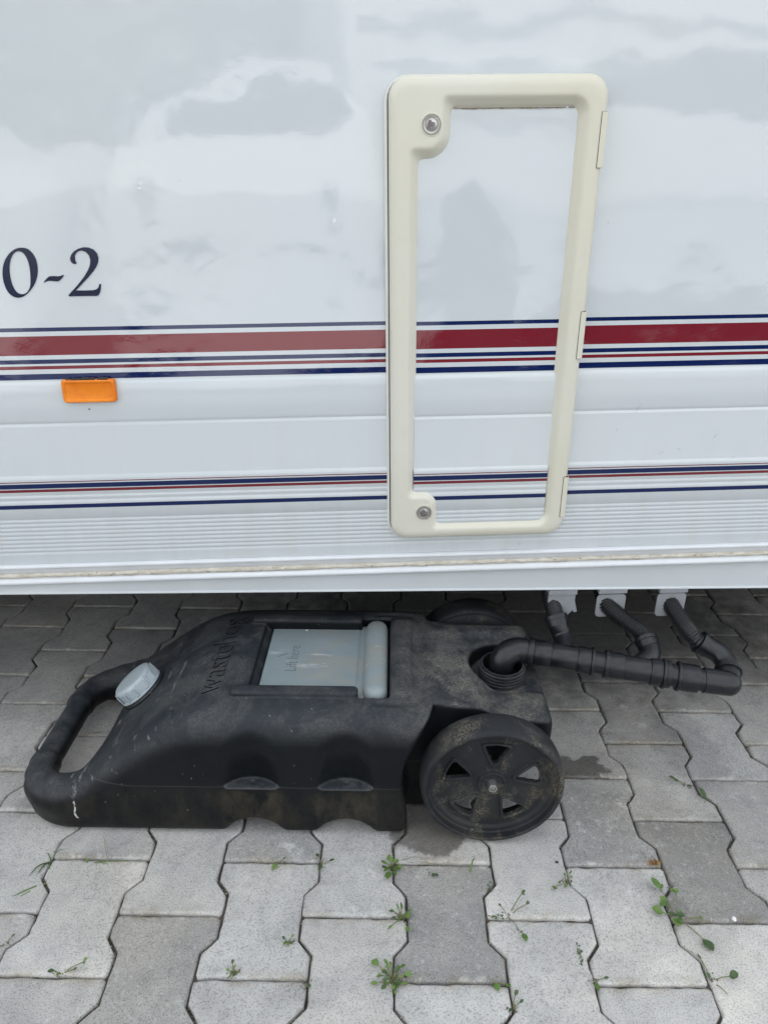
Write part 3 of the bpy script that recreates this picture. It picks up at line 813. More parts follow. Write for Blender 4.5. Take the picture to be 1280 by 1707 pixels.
def capsule(X, Y, Z, a, b, r):
    ax, ay, az = a; d = np.array(b) - np.array(a); L2 = (d ** 2).sum()
    t = np.clip(((X - ax) * d[0] + (Y - ay) * d[1] + (Z - az) * d[2]) / L2, 0, 1)
    return np.sqrt((X - ax - t * d[0]) ** 2 + (Y - ay - t * d[1]) ** 2 + (Z - az - t * d[2]) ** 2) - r
def ss(t):
    t = np.clip(t, 0, 1); return t * t * (3 - 2 * t)
def tank_fn(X, Y, Z):
    A = np.abs(Y)
    slope = np.gradient(_fz, _fx); cs = 1 / np.sqrt(1 + np.interp(X, _fx, slope) ** 2)
    dtop = (Z - zt(X) + .010 * np.clip((A - .12) / .08, 0, 1) ** 2 + .022 * ss((X - .15) / .06) * ss((-Y - .002) / .035)) * cs
    # plan: rounded box, front corners round
    plan = rbox2(X, Y, -.656, .50, -.1995, .1995, .112)
    sidew = np.interp(Z, [0, .03, .19, .24], [-.002, 0, -.001, -.006])     # side walls lean in a little
    plan = plan - sidew
    hole = (np.abs((X + .632) / .103) ** 3 + np.abs(Y / .150) ** 3) ** (1 / 3.) - 1
    hole = hole * .085
    hole = np.maximum(hole, X + .50)
    plan = smax(plan, -hole, .012)
    d = smax(plan, dtop, np.interp(X, [-.60, -.47], [.022, .055]))
    d = smax(d, .0 - Z, .018)
    # vertical flutes above the seam, on both sides
    for xc in (-.226, -.068):
        fl = np.sqrt((X - xc) ** 2 + (A - .2380 - .014 * ss((Z - .125) / .075)) ** 2) - .0605
        fl = smax(fl, .1065 - Z, .002)
        d = smax(d, -fl, .010)
        lip = np.sqrt((X - xc) ** 2 + (A - .163) ** 2) - .0580
        lip = np.maximum(smax(lip, np.abs(Z - .1045) - .0022, .002), A - .2040)
        d = smin(d, lip, .004)
        # shallow dish and arch below
        arch = np.sqrt((X - xc) ** 2 + (Z + .020) ** 2) - .0545
        arch = np.maximum(arch, .12 - A)
        d = smax(d, -arch, .008)
        hole_ = np.sqrt((X - xc) ** 2 + (Z - .1065) ** 2 + (A - .187) ** 2) - .0042
        d = np.maximum(d, -hole_)
    # wheel cut: round gap, then the narrower tail
    circ = np.sqrt((X - .176) ** 2 + (Z - .117) ** 2) - .148
    cut = np.minimum(circ, np.maximum(.034 - X, Z - .117))
    cut = smin(cut, .092 - X, .012)
    cut = smax(cut, .1320 - A, .010)
    d = smax(d, -cut, .012)
    # tail end and its raised belly
    d = smax(d, X - .2860 - .02 * (Z - .12), .022)
    belly = np.interp(X, [-.70, .03, .11, .19, .30], [-.1, -.1, .035, .085, .105]) - Z
    d = smax(d, belly, .02)
    # tray for the lift plate
    tray = rbox2(X, Y, -.240, .004, -.124, .124, .008)
    tray = np.maximum(tray, np.interp(X, [-.245, -.205], [.2335, .196]) - Z)
    d = smax(d, -tray, .006)
    # near lip of the tray and the pad behind the grip
    d = np.minimum(d, lbox(X, A, Z, -.268, -.050, .101, .1275, .200, .2450, .007))
    d = smin(d, lbox(X, Y, Z, .0060, .048, -.122, .122, .200, .2435, .012), .006)
    d = np.minimum(d, lbox(X, A, Z, -.044, -.034, .123, .140, .205, .2370, .005))
    d = np.minimum(d, lbox(X, A, Z, -.025, -.021, .123, .140, .205, .2370, .002))
    d = np.minimum(d, lbox(X, A, Z, -.012, -.002, .123, .140, .205, .2370, .005))
    # shallow crease round the raised deck
    cr1 = np.abs(rbox2(X, Y, -.290, .060, -.140, .140, .03)) - .004
    cr1 = np.maximum(cr1, .2335 - Z)
    cr1 = np.maximum(cr1, -.02 - X)
    d = smax(d, -cr1, .005)
    # hollow round the inlet neck
    pk = np.sqrt((X - .212) ** 2 + (Y - .003) ** 2) - .060
    pk = smin(pk, rbox2(X, Y, .212, .33, -.048, .052, .01), .012)
    pk = smax(pk, .188 - Z, .012)
    d = smax(d, -pk, .012)
    d = smin(d, lbox(X, Y, Z, .10, .272, .082, .118, .19, .2330, .012), .014)
    # carrying loop: a straight grip between two collars, each end bending back into the body
    loop = capsule(X, Y, Z, (-.631, -.088, .045), (-.631, .088, .045), .0240)
    pts = [(-.631, .088, .045), (-.627, .112, .045), (-.614, .134, .046), (-.592, .152, .048), (-.564, .163, .052), (-.528, .168, .060)]
    for p_, q_ in zip(pts, pts[1:]):
        loop = smin(loop, capsule(X, A, Z, p_, q_, .0262 + (q_[0] + .617) * .05), .008)
    loop = smin(loop, np.maximum(capsule(X, Y, Z, (-.631, -.2, .045), (-.631, .2, .045), .0262), np.abs(A - .085) - .006), .005)
    d = smin(d, loop, .016)
    d = smax(d, -.001 - Z, .004)
    return d
tv, tf = nets(tank_fn, (-.675, -.214, -.012), (.306, .214, .262), .0030)
tv = tv - np.array([TX, 0, 0])
obj('tank_body', tv, tf, TANK, tank)

def text_mesh(s, size, fn, extrude=.001, squash=1.0, off=0):
    cu = bpy.data.curves.new('t', 'FONT'); cu.body = s; cu.size = size; cu.extrude = extrude; cu.resolution_u = 3; cu.offset = off
    o = bpy.data.objects.new('t', cu); me = bpy.data.meshes.new_from_object(o)
    V = [fn(v.co.x * squash, v.co.y, v.co.z) for v in me.vertices]; Fc = [tuple(p.vertices) for p in me.polygons]
    bpy.data.meshes.remove(me); bpy.data.objects.remove(o); bpy.data.curves.remove(cu)
    return V, Fc
def on_shell(tx, ty, tz):
    X = -.2905 - ty; Y = 1.030 + tx - TY
    z = float(zt(X)) - .010 * max(0, min(1, (abs(Y) - .12) / .08)) ** 2
    return (X - TX, Y, z + tz)
lt = obj('raised_lettering', *text_mesh('wastehog', .063, on_shell, .0024, 1.0, -.0009), TANK, tank, smooth=False)
bevel(lt, .0006, 1)

# lift plate with its grip
plate = empty('lift_plate', (0, 0, 0), tank)
def plate_fn(X, Y, Z):
    d = rbox2(X, Y, -.226, -.040, -.117, .117, .006)
    notch = rbox2(X, Y, -.200, -.145, .1115, .14, .002)
    d = np.maximum(d, -notch)
    top = Z - .2245 + .0016 * (np.abs(X + .05) < .004)
    return smax(smax(d, top, .0025), .2185 - Z, .002)
pv, pf = nets(plate_fn, (-.246, -.125, .212), (-.034, .125, .232), .0017)
obj('plate_panel', pv - np.array([TX, 0, 0]), pf, PLATE, plate)
def grip_fn(X, Y, Z):
    d = capsule(X, Y, Z, (-.0215, -.096, .2215), (-.0215, .100, .2215), .0222)
    return smax(d, Z - .2445, .010)
gv, gf = nets(grip_fn, (-.050, -.126, .198), (.003, .128, .252), .0020)
obj('grip', gv - np.array([TX, 0, 0]), gf, PLATE, plate)
def on_plate(tx, ty, tz): return (-.1660 - ty - TX, 1.106 + tx - TY, .2246 + tz)
INK = mat_simple('engraved_shade', (.10, .125, .14), .7, .2, 60)
obj('plate_lettering', *text_mesh('Lift here', .031, on_plate, .0003, .78, -.00055), INK, plate, smooth=False)
sc = obj('score_mark', *box(-.0006, .0006, -.0105, .0105, -.0003, .0003), INK, plate, smooth=False)
sc.location = (-.196 - TX, .012, .2248); sc.rotation_euler = (0, 0, rad(-62))
obj('chip_mark', *lathe([(.0001, .0006), (.0024, .0004), (.0030, 0)], 'Z', 9, centre=(-.160 - TX, .098, .2246)), mat_simple('white_chip', (.75, .76, .78), .5), plate)
obj('tray_clip', *box(-.190 - TX, -.140 - TX, .1195, .1245, .2240, .2285), TANK, tank, smooth=False)

# filler cap on the sloping front
cap = empty('filler_cap', (-.462 - TX, 0.000, .1505), tank)
cap.rotation_euler = (0, rad(-37), 0)
n = 60
def scall(k, r): return r
cpf = [(.0001, .0345), (.030, .0342), (.0375, .0332), (.0400, .0305), (.0408, .0150), (.0410, .0100), (.0436, .0090), (.0440, .0060), (.0425, .0050), (.036, .005)]
obj('cap_shell', *lathe(cpf, 'Z', n), CAPM, cap, sharp=50)
rb = []
for k in range(12):
    a = 2 * math.pi * k / 12; ca, sa = math.cos(a), math.sin(a)
    v, f = box(.0395, .0420, -.0008, .0008, .0095, .0300)
    rb.append(([(x * ca - y * sa, x * sa + y * ca, z) for x, y, z in v], f))
    v, f = box(.0395, .0414, .0045, .0165, .0100, .0275)
    rb.append(([(x * ca - y * sa, x * sa + y * ca, z) for x, y, z in v], f))
obj('cap_ribs', *join(rb), CAPM, cap, smooth=False)
obj('cap_collar', *lathe([(.045, -.012), (.046, .0005), (.043, .0035), (.030, .004)], 'Z', n), TANK, cap, sharp=40)

# threaded inlet neck
neck = empty('inlet_neck', (.213 - TX, .002, .186), tank); neck.scale = (1.05, 1.05, .80)
npf = [(.0425, 0)]
for k in range(4):
    z = .006 + k * .0082
    npf += [(.0380, z), (.0380, z + .0022), (.0412, z + .0038), (.0412, z + .0056), (.0380, z + .0072)]
npf += [(.0382, .040), (.0376, .0425), (.0350, .0425), (.0340, .040), (.0340, .004), (.0001, .004)]
obj('neck_thread', *lathe(npf, 'Z', 56), TANK, neck, sharp=40)

# wheels
def wheel_fn(X, Y, Z):      # local, axis Y, outside towards -Y, centre of tread at Y=0
    r = np.sqrt(X ** 2 + Z ** 2)
    tyre = smax(smax(r - .1205 + 6.0 * (Y - .0) ** 2, np.abs(Y) - .0290, .010), .1085 - r, .004)
    step1 = smax(smax(r - .1115, .0975 - r, .004), np.maximum(-.0120 - Y, Y - .028), .006)
    disc = smax(r - .101, np.abs(Y + .002 - .030 * np.clip((r - .03) / .07, 0, 1) * 0) - .0055, .003)
    for k in range(5):
        a = math.pi / 2 + k * 2 * math.pi / 5
        rx = X * math.cos(a) + Z * math.sin(a); tz = -X * math.sin(a) + Z * math.cos(a)
        hw = .0050 + (rx - .036) * .50
        hol = smax(smax(.035 - rx, r - .0830, .004), np.abs(tz) * .88 - hw * .88, .006)
        disc = smax(disc, -hol, .004)
        rim_ = np.maximum(np.abs(hol + .0015) - .0022, np.abs(Y + .0070) - .0055)
        disc = smin(disc, np.maximum(rim_, .034 - rx), .002)
    hub = smax(r - .0240, np.abs(Y + .004) - .0110, .004)
    hub = smax(hub, -(smax(r - .0200, Y + .0105, .002)), .002)
    return smin(smin(smin(tyre, step1, .003), disc, .003), hub, .004)
wv, wf = nets(wheel_fn, (-.127, -.036, -.127), (.127, .036, .127), .0020)
wme = meshdata('wheel_moulding', wv, wf, WHEEL)
for sgn in (-1, 1):
    wh = empty('wheel', (.176 - TX, sgn * .186, .1205), tank)
    if sgn > 0:
        wh.rotation_euler = (0, 0, math.pi)
        obj('wheel_back', *lathe([(.001, .040), (.05, .039), (.090, .034), (.108, .028), (.1165, .018), (.118, .006)], 'Y', 48), WHEEL, wh)
    else: wh.rotation_euler = (0, rad(3), 0)
    m = bpy.data.objects.new('wheel_moulding', wme); COL.objects.link(m); m.parent = wh
    obj('axle_end', *lathe([(.0078, .0), (.0078, -.0235), (.0070, -.0250), (.0045, -.0250), (.0040, -.0215), (.0001, -.0215)], 'Y', 24), STEEL, wh, sharp=40)
obj('axle', *lathe([(.007, -.165), (.007, .165)], 'Y', 16, centre=(.176 - TX, 0, .1172)), STEEL, tank)

# ------------------------------------------------------------------ drain pipe
pipe = empty('drain_pipe', (.40, 1.13, 0))
tag(pipe, 'black drain pipe with three ribbed hoses joining the caravan outlets to the tank inlet', 'drain pipe')
PO = Vector((.40, 1.13, 0))
A0, A1 = Vector((.258, 1.1635, .2365)), Vector((.600, 1.0915, .2200))
dr = (A1 - A0).normalized(); LM = (A1 - A0).length
def pobj(name, path, r, mat=PIPE, n=28, sharp=35, caps=True):
    V, Fc = sweep([Vector(p) - PO for p in path], r, n, caps)
    return obj(name, V, [f[::-1] for f in Fc], mat, pipe, sharp=sharp)
def on(s): return A0 + dr * s
def collar(s0, s1, r, name='coupling_collar'):
    r = r * 1.08
    prof_ = [(s0, r - .004), (s0, r - .0008), (s0 + .0012, r), (s1 - .0012, r), (s1, r - .0008), (s1, r - .004)]
    R = []
    up = dr.orthogonal().normalized(); bi = dr.cross(up)
    for s, q in prof_:
        c = on(s) - PO
        R.append([tuple(c + up * (q * math.cos(2 * math.pi * k / 36)) + bi * (q * math.sin(2 * math.pi * k / 36))) for k in range(36)])
    V, Fc = rings(R, True)
    return obj(name, V, [f[::-1] for f in Fc], PIPE, pipe, sharp=35)
# left elbow dropping into the neck
el = catmull([(.212, 1.150, .176), (.212, 1.150, .205), (.2135, 1.1505, .222), (.222, 1.1545, .2345), (.238, 1.162, .2375), A0], 8)
# keep the elbow's last leg in line with the pipe
el = [p for p in el]
pobj('elbow', el, .0236)
main = [on(s) for s in np.linspace(-.006, LM, 24)]
pobj('main_pipe', main, .0204)
collar(.004, .014, .0242); collar(.0150, .0165, .0225)
collar(.016, .046, .0222, 'tee_socket')
collar(.046, .094, .0212, 'tee_body'); collar(.0935, .118, .0228, 'tee_socket'); collar(.118, .1225, .0252)
collar(.142, .150, .0242); collar(.1480, .1755, .0226, 'tee_socket'); collar(.1750, .2230, .0212, 'tee_body'); collar(.2225, .2440, .0228, 'tee_socket'); collar(.2435, .2490, .0254)
collar(.2490, .2580, .0226); collar(.2690, .2745, .0252); collar(.2740, .3060, .0232, 'elbow_socket')
# branch hoses: smooth stub on the pipe, ribbed hose up to the plate and on into the floor
def branch(pts, stub_r, hose_r, i_split, amp=.0013):
    path = resample(catmull(pts, 12), .00076)
    L = len(path); k = int(L * i_split)
    hose = path[:k + 1]
    V, Fc = sweep([p - PO for p in hose], lambda s: hose_r + amp * math.sin(2 * math.pi * s / .0038), 22, False)
    obj('ribbed_hose', V, [f[::-1] for f in Fc], HOSE, pipe)
    stub = resample(path[k:], .004)
    pobj('branch_stub', stub, stub_r, PIPE, 28)
    t = (stub[1] - stub[0]).normalized()
    c = [stub[0] - t * .0035, stub[0] + t * .0035]
    pobj('coupling_collar', c, stub_r + .0032)
    pobj('hose_socket', [stub[0] - t * .001, stub[0] + t * .016], stub_r + .0014)
    return stub
on1 = on(.0700) ; on2 = on(.1990)
b1 = branch([(.309, 1.300, .350), (.311, 1.262, .322), (.3155, 1.236, .296), (.3235, 1.212, .268), (.331, 1.204, .250), (.334, 1.186, .240), tuple(on1)], .0188, .0162, .55, .0006)
b2 = branch([(.408, 1.300, .350), (.413, 1.264, .320), (.4215, 1.2375, .294), (.4545, 1.2165, .2705), (.479, 1.1965, .2580), (.4875, 1.175, .2460), (.484, 1.150, .2360), tuple(on2)], .0194, .0158, .70)
b3 = branch([(.540, 1.305, .350), (.541, 1.270, .322), (.5450, 1.2455, .295), (.5600, 1.213, .2710), (.5735, 1.1800, .2590), (.590, 1.1710, .2490), (.612, 1.158, .2410), (.6215, 1.140, .2320), (.6185, 1.118, .2250), (.6130, 1.102, .2205), (.606, 1.0935, .2200)], .0194, .0158, .62)
# rounded end elbow where the third branch meets the pipe
V, Fc = lathe([(.0224 * math.sin(math.pi * k / 14) + 1e-5, -.0224 * math.cos(math.pi * k / 14)) for k in range(15)], 'Z', 28, centre=tuple(Vector((.6085, 1.0930, .2200)) - PO))
obj('end_elbow', V, Fc, PIPE, pipe)
pobj('elbow_leg', [on(LM - .035), Vector((.6085, 1.0930, .2200))], .0224)
pobj('elbow_leg', [(.6085, 1.0930, .2200), (.6165, 1.1120, .2232), (.620, 1.124, .2265)], .0208)
pobj('coupling_collar', [(.6182, 1.1180, .2250), (.6198, 1.1235, .2265)], .0236)
# vertical waste pipe behind the third plate
obj('drain_stub', *lathe([(.02, .235), (.02, .38)], 'Z', 20, centre=(.517, .17, 0)), DARK, van)

# ------------------------------------------------------------------ weeds in the joints
wr_ = random.Random(21)
def leaf(c, ang, L, w, lift=.3, roll=0, curl=.3):
    """a small folded, pointed-round leaf growing from c"""
    d = Vector((math.cos(ang), math.sin(ang), 0)); s = Vector((-math.sin(ang), math.cos(ang), 0)); up = Vector((0, 0, 1))
    V = []; T = [0, .12, .34, .6, .82, 1]; Wd = [.12, .55, .95, 1, .62, .05]
    for t, wd in zip(T, Wd):
        z = math.sin(lift) * t * L - curl * L * t * t * .5
        p = Vector(c) + d * (t * L * math.cos(lift)) + up * z
        for sg, fz in ((-1, .16), (0, -.05), (1, .16)):
            V.append(tuple(p + s * (sg * wd * w / 2) + up * (fz * wd * w / 2 + roll * sg * wd * w / 2)))
    Fc = []
    for i in range(5):
        for j in range(2):
            a = i * 3 + j; Fc.append((a, a + 1, a + 4, a + 3))
    return V, Fc
def stem(a, b, r=.0006, sag=.004):
    a, b = Vector(a), Vector(b); m = (a + b) / 2 + Vector((0, 0, sag))
    return sweep([a, a.lerp(m, .6), m, m.lerp(b, .5), b], r, 5, True)
def blade(a, ang, L, w=.0022, h=.02):
    d = Vector((math.cos(ang), math.sin(ang), 0)); s = Vector((-math.sin(ang), math.cos(ang), 0)); V = []
    for i in range(8):
        t = i / 7; p = Vector(a) + d * (L * t) + Vector((0, 0, h * math.sin(min(1, t * 1.25) * 2.6)))
        for sg in (-1, 1): V.append(tuple(p + s * (sg * w / 2 * (1 - t ** 2.2))))
    return V, [(2 * i, 2 * i + 1, 2 * i + 3, 2 * i + 2) for i in range(7)]
SOILC = mat_leaf('dead_leaf_litter', (.07, .06, .035), (.15, .125, .075))
def weed(name, label, cat, x, y, stems, leaves, dark=False, group=None):
    """stems: (angle, length, height); leaves: (stem index or None, angle, length, width)"""
    e = empty(name, (x, y, 0)); tag(e, label, cat)
    sv = []
    tips = []
    for a, L, h in stems:
        b = (L * math.cos(a), L * math.sin(a), h); tips.append(b); sv.append(stem((0, 0, -.008), b, .0007))
    if sv: obj('stem', *join(sv), STEMC, e)
    crumbs = []
    for _ in range(10 + 2 * len(leaves)):
        crumbs.append(leaf((wr_.gauss(0, .0045), wr_.gauss(0, .0035), wr_.uniform(-.003, .0005)), wr_.uniform(0, 6.28), wr_.uniform(.002, .0045), wr_.uniform(.001, .0028), wr_.uniform(0, .9)))
    tag(obj('root_litter', *join(crumbs), SOILC, e), kind='stuff')
    for si, a, L, w in leaves:
        c = (wr_.uniform(-.003, .003), wr_.uniform(-.003, .003), .002) if si is None else tips[si]
        m = GREEN_D if (dark or wr_.random() < .3) else GREEN
        obj('leaf', *leaf((c[0], c[1], max(c[2], .002)), a, L, w, wr_.uniform(.1, .6), wr_.uniform(-.3, .3)), m, e)
    return e
def rosette(n, Lr, wr, sp=.006):
    S, Lf = [], []
    for i in range(n):
        a = 6.283 * i / n + wr_.uniform(-.5, .5); S.append((a, wr_.uniform(.3, 1) * sp, wr_.uniform(.003, .010)))
        Lf.append((i, a + wr_.uniform(-.5, .5), wr_.uniform(*Lr), wr_.uniform(*wr)))
    return S, Lf

S, Lf = rosette(14, (.007, .013), (.004, .008), .012)
weed('weed', 'bushy light green weed beside the joint crossing right below the tank wheel gap', 'weed', .011, .880, S + [(-2, .012, .004)], Lf + [(14, -1.7, .020, .011)])
weed('weed', 'tiny two leaved sprout on the joint just right of the bushy weed under the wheel', 'weed', .075, .872, [(-.9, .008, .004)], [(0, -.6, .008, .005), (0, -2.2, .008, .005)], True)
S, Lf = rosette(13, (.006, .012), (.003, .006), .013)
weed('weed', 'small dense weed on the left edge of the dark speckled block', 'weed', .026, .790, S + [(-1.2, .020, .004), (-2.3, .02, .003)], Lf + [(13, -1.3, .010, .007), (14, -2.4, .012, .003)])
S, Lf = rosette(20, (.006, .012), (.004, .008), .018)
weed('weed', 'broad leafy clump at the lower left corner of the dark speckled block', 'weed', .012, .690, S + [(2.4, .028, .006), (-2.9, .022, .004)], Lf + [(20, 2.5, .012, .011), (21, -2.9, .010, .006), (None, -1.0, .014, .009)])
weed('weed', 'pair of round leaves on the bottom joint of the dark speckled block', 'weed', .152, .690, [(-.6, .006, .003), (-.2, .02, .003)], [(0, -1.3, .011, .010), (1, -1.0, .010, .007)])
weed('weed', 'thin sprig with three leaves near the bottom edge right of the dark speckled block', 'weed', .176, .655, [(1.2, .014, .006), (.3, .010, .006)], [(0, 1.0, .009, .006), (1, .5, .008, .004), (None, -2.2, .012, .004)], True)
S, Lf = rosette(6, (.005, .010), (.003, .005), .014)
weed('weed', 'spindly yellow green weed where the joint bends right of the wheel', 'weed', .292, .857, S + [(-2.6, .022, .003)], Lf + [(6, -2.2, .010, .008)])
weed('weed', 'wiry brown stemmed weed lying across the straight joint right of the dark speckled block', 'weed', .190, .797, [(.3, .03, .012), (-1.2, .028, .006), (2.6, .012, .010), (.8, .034, .016)], [(0, .6, .007, .005), (2, 2.4, .006, .004), (3, .7, .009, .005), (3, -.4, .006, .004)], True)
weed('weed', 'single upright oval leaf lying on the block below the wiry weed', 'weed', .203, .772, [(-1.1, .010, .004)], [(0, -1.45, .018, .009)])
weed('weed', 'two small leaves at the left bend of the wide pale cracked block', 'weed', .297, .694, [(-1.4, .006, .004), (.1, .014, .004)], [(0, -1.6, .014, .008), (1, .2, .008, .005)])
big = weed('weed', 'largest weed with broad leaves and one long trailing stalk at the right', 'weed', .452, .798,
           [(1.9, .045, .008), (2.2, .022, .008), (-2.2, .010, .006), (3.0, .022, .004), (-.2, .030, .004), (1.4, .030, .015), (-1.0, .046, .002)],
           [(0, 2.1, .021, .014), (0, .9, .012, .006), (1, 2.0, .013, .009), (2, -1.9, .021, .015), (3, 2.9, .019, .015), (5, 2.2, .011, .006), (None, .8, .011, .006), (None, -.4, .014, .009), (None, 2.6, .012, .008), (6, -1.3, .022, .016), (5, 1.0, .009, .006), (4, .2, .007, .005), (2, -1.2, .014, .010), (1, -2.7, .014, .010)])
weed('weed', 'dark green weed on the slanting joint near the lower right corner', 'weed', .466, .700, [(0, .024, .006), (1.9, .024, .008), (-1.1, .026, .003)], [(0, .15, .014, .011), (0, -.8, .008, .006), (1, 2.0, .009, .004), (None, 2.2, .009, .006)], True)
weed('weed', 'faint olive sprig on the joint right of the tank wheel, above a bright green leaf', 'weed', .566, 1.074, [(3.0, .016, .006), (2.6, .022, .005)], [(0, 3.0, .013, .008), (1, 2.8, .012, .007), (None, -.6, .010, .004)], True)
weed('weed', 'bright green pointed leaf standing in the joint right of the tank wheel', 'weed', .590, 1.036, [(2.2, .003, .004)], [(0, 1.9, .024, .009), (0, 2.6, .012, .006)])
weed('weed', 'small three leaved weed on the crossing joint under the second arch of the tank', 'weed', -.105, .886, [(2.2, .010, .006), (.1, .012, .005)], [(0, 2.2, .008, .007), (1, .1, .010, .006), (None, -1.7, .015, .007)], True)
weed('weed', 'small drooping leaf on the straight joint under the first arch of the tank', 'weed', -.178, .887, [(-1.8, .006, .004), (.4, .008, .003)], [(0, -2.0, .014, .008), (1, .5, .007, .003)])
S, Lf = rosette(5, (.005, .008), (.003, .005), .007)
weed('weed', 'tiny star shaped weed beside the bend in the joint left of the pale wide block', 'weed', -.143, .746, S, Lf)
S, Lf = rosette(4, (.004, .008), (.003, .005), .006)
weed('weed', 'tiny upright sprout on the straight joint near the bottom, left of centre', 'weed', -.215, .696, S + [(1.8, .010, .008)], Lf + [(4, 1.7, .007, .004)])
weed('weed', 'row of little sprouts along the straight joint near the bottom left', 'weed', -.463, .694, [(.1, .02, .004), (.3, .034, .010), (3.0, .006, .004)], [(0, .6, .006, .004), (1, .9, .008, .005), (2, -2.8, .010, .008), (None, -.2, .008, .005), (1, -.8, .007, .004)])
weed('weed', 'pale weed cut by the left edge near the bottom corner', 'weed', -.560, .736, [(-2.4, .010, .004), (.9, .010, .005)], [(0, -2.4, .011, .008), (1, .9, .007, .004)])
weed('weed', 'sprout with two leaves at the end of the straight joint below the wide pale block', 'weed', -.108, .684, [(-.5, .004, .003)], [(0, -1.8, .007, .006)], True)
def grass(label, x, y, blades, mat=GREEN, cat='grass tuft'):
    e = empty('grass_tuft', (x, y, 0)); tag(e, label, cat)
    for a, L, w, h in blades: obj('blade', *blade((wr_.uniform(-.002, .002), wr_.uniform(-.002, .002), -.004), a, L, w, h), mat, e)
grass('curved grass tuft in the slanting joint under the left end of the tank', -.555, .885, [(-2.2, .04, .004, .010), (-1.9, .034, .003, .006), (.8, .03, .002, .014), (2.4, .02, .002, .01), (-1.2, .022, .003, .006)], GREEN_D)
grass('two long grass blades lying across the block at the left edge', -.545, .846, [(-2.55, .070, .003, .004), (-2.40, .066, .0022, .003), (.4, .012, .002, .003)])
grass('low grass growing along the straight joint under the left end of the tank', -.492, .883, [(.05, .055, .0022, .004), (-.05, .04, .002, .006), (.1, .075, .0018, .003), (2.7, .012, .004, .010), (3.3, .03, .003, .003)])
grass('lone flat leaf of grass on the block under the left end of the tank', -.512, .868, [(3.0, .020, .006, .003), (.2, .012, .003, .003)], GREEN_D)
grass('pair of dry thin stalks standing in front of the tank near its left end', -.460, .884, [(1.3, .020, .0010, .060), (1.9, .018, .0010, .052)], DRY)
grass('single long blade of grass right below the tank wheel', .137, .872, [(1.2, .035, .003, .012), (-1.7, .022, .0045, .003)])
grass('thin dry runner lying along the joint below the tank wheel', .022, .893, [(.05, .065, .0014, .010), (-.1, .09, .0012, .006)], DRY)
grass('dark wispy stalk lying on the upper right of the dark speckled block', .168, .868, [(-2.3, .026, .0014, .004), (-2.0, .020, .0012, .002)], DRY)
grass('withered sprig in the joint seen through the carrying handle', -.604, 1.196, [(.2, .026, .0018, .004), (1.9, .014, .0014, .006), (.5, .018, .0014, .003)], DRY)
def moss(label, x, y, n, rx, ry, mat, cat='moss'):
    P = []
    for k in range(n):
        a = wr_.uniform(0, 6.28); q = wr_.random() ** .6
        P.append(leaf((x + rx * q * math.cos(a), y + ry * q * math.sin(a), wr_.uniform(-.002, .002)), wr_.uniform(0, 6.28), wr_.uniform(.002, .005), wr_.uniform(.0012, .003), wr_.uniform(.2, 1.2)))
    tag(obj('moss_patch', *join(P), mat), label, cat)
moss('rust coloured moss patch on the joint right of the tank wheel', .446, .897, 70, .014, .006, MOSS)
moss('faint green moss in the joint at the right end of the dark speckled block', .168, .846, 30, .006, .012, GREEN_D)
moss('thin green moss at the foot of the wiry weed', .172, .792, 26, .012, .005, GREEN_D)
moss('green moss strip in the joint at the left bend of the pale cracked block', .286, .732, 30, .004, .018, GREEN_D)
moss('brownish moss on the joint under the middle hose', .452, 1.214, 26, .020, .005, DRY)
def stone(label, x, y, s, mat, seed):
    r = random.Random(seed); bm_v, bm_f = lathe([(1e-4, -.5), (.7, -.35), (1, .0), (.72, .38), (1e-4, .5)], 'Z', 8)
    V = [(p[0] * s[0] * r.uniform(.8, 1.2), p[1] * s[1] * r.uniform(.8, 1.2), p[2] * s[2]) for p in bm_v]
    o = obj('pebble', V, bm_f, mat, smooth=True, sharp=30); o.location = (x, y, s[2] * .45); tag(o, label, 'pebble')
stone('white chip of stone on the joint at the right, beside the dark block', .536, .793, (.0035, .0042, .006), mat_simple('white_stone', (.72, .72, .72), .6, .1, 200), 1)
stone('small dark pebble left of the joint, below and right of the tank wheel', .285, .894, (.0030, .0022, .004), mat_simple('dark_stone', (.04, .04, .045), .8, .2, 200), 2)

# loose grit and crumbs of soil lying in and along the joints
gr_ = random.Random(77); GV, GF = [], []
SANDM = Mat('joint_grit', rough=.95); SANDM.set('color', SANDM.mix(SANDM.ramp(SANDM.noise(SANDM.pos(), 260, 2), [(.4, 0), (.6, 1)]), (.10, .085, .06), (.36, .33, .28)))
base_ = paver_base(.0)
for c in range(-7, 8):
    for j in range(-1, 4):
        off = .5 if c % 2 else 0
        ox, oy = PX0 + c * PITCH, PY0 + (j + .5 + off) * PL
        for k in range(16):
            if k not in (0, 3, 4, 5, 11, 12): continue
            p, q = base_[k], base_[(k + 1) % 16]
            dens = max(0, gr_.gauss(.25, .5))
            for _ in range(int(dens * 26)):
                t = gr_.random(); s_ = gr_.uniform(.0004, .0013); o_ = gr_.gauss(0, .0016)
                x = ox + p[0] + (q[0] - p[0]) * t + o_; y = oy + p[1] + (q[1] - p[1]) * t + gr_.gauss(0, .0016); z = -.0022 + gr_.uniform(-.002, .0022)
                n = len(GV)
                for v in ((-1, -.6, 0), (1, -.7, 0), (.1, 1, 0), (0, 0, 1.1)):
                    GV.append((x + v[0] * s_ * gr_.uniform(.7, 1.2), y + v[1] * s_, z + v[2] * s_))
                GF += [(n, n + 1, n + 3), (n + 1, n + 2, n + 3), (n + 2, n, n + 3)]
tag(obj('joint_grit', GV, GF, SANDM.m, smooth=False), 'loose grit and soil crumbs along the paving joints', 'grit', kind='stuff')

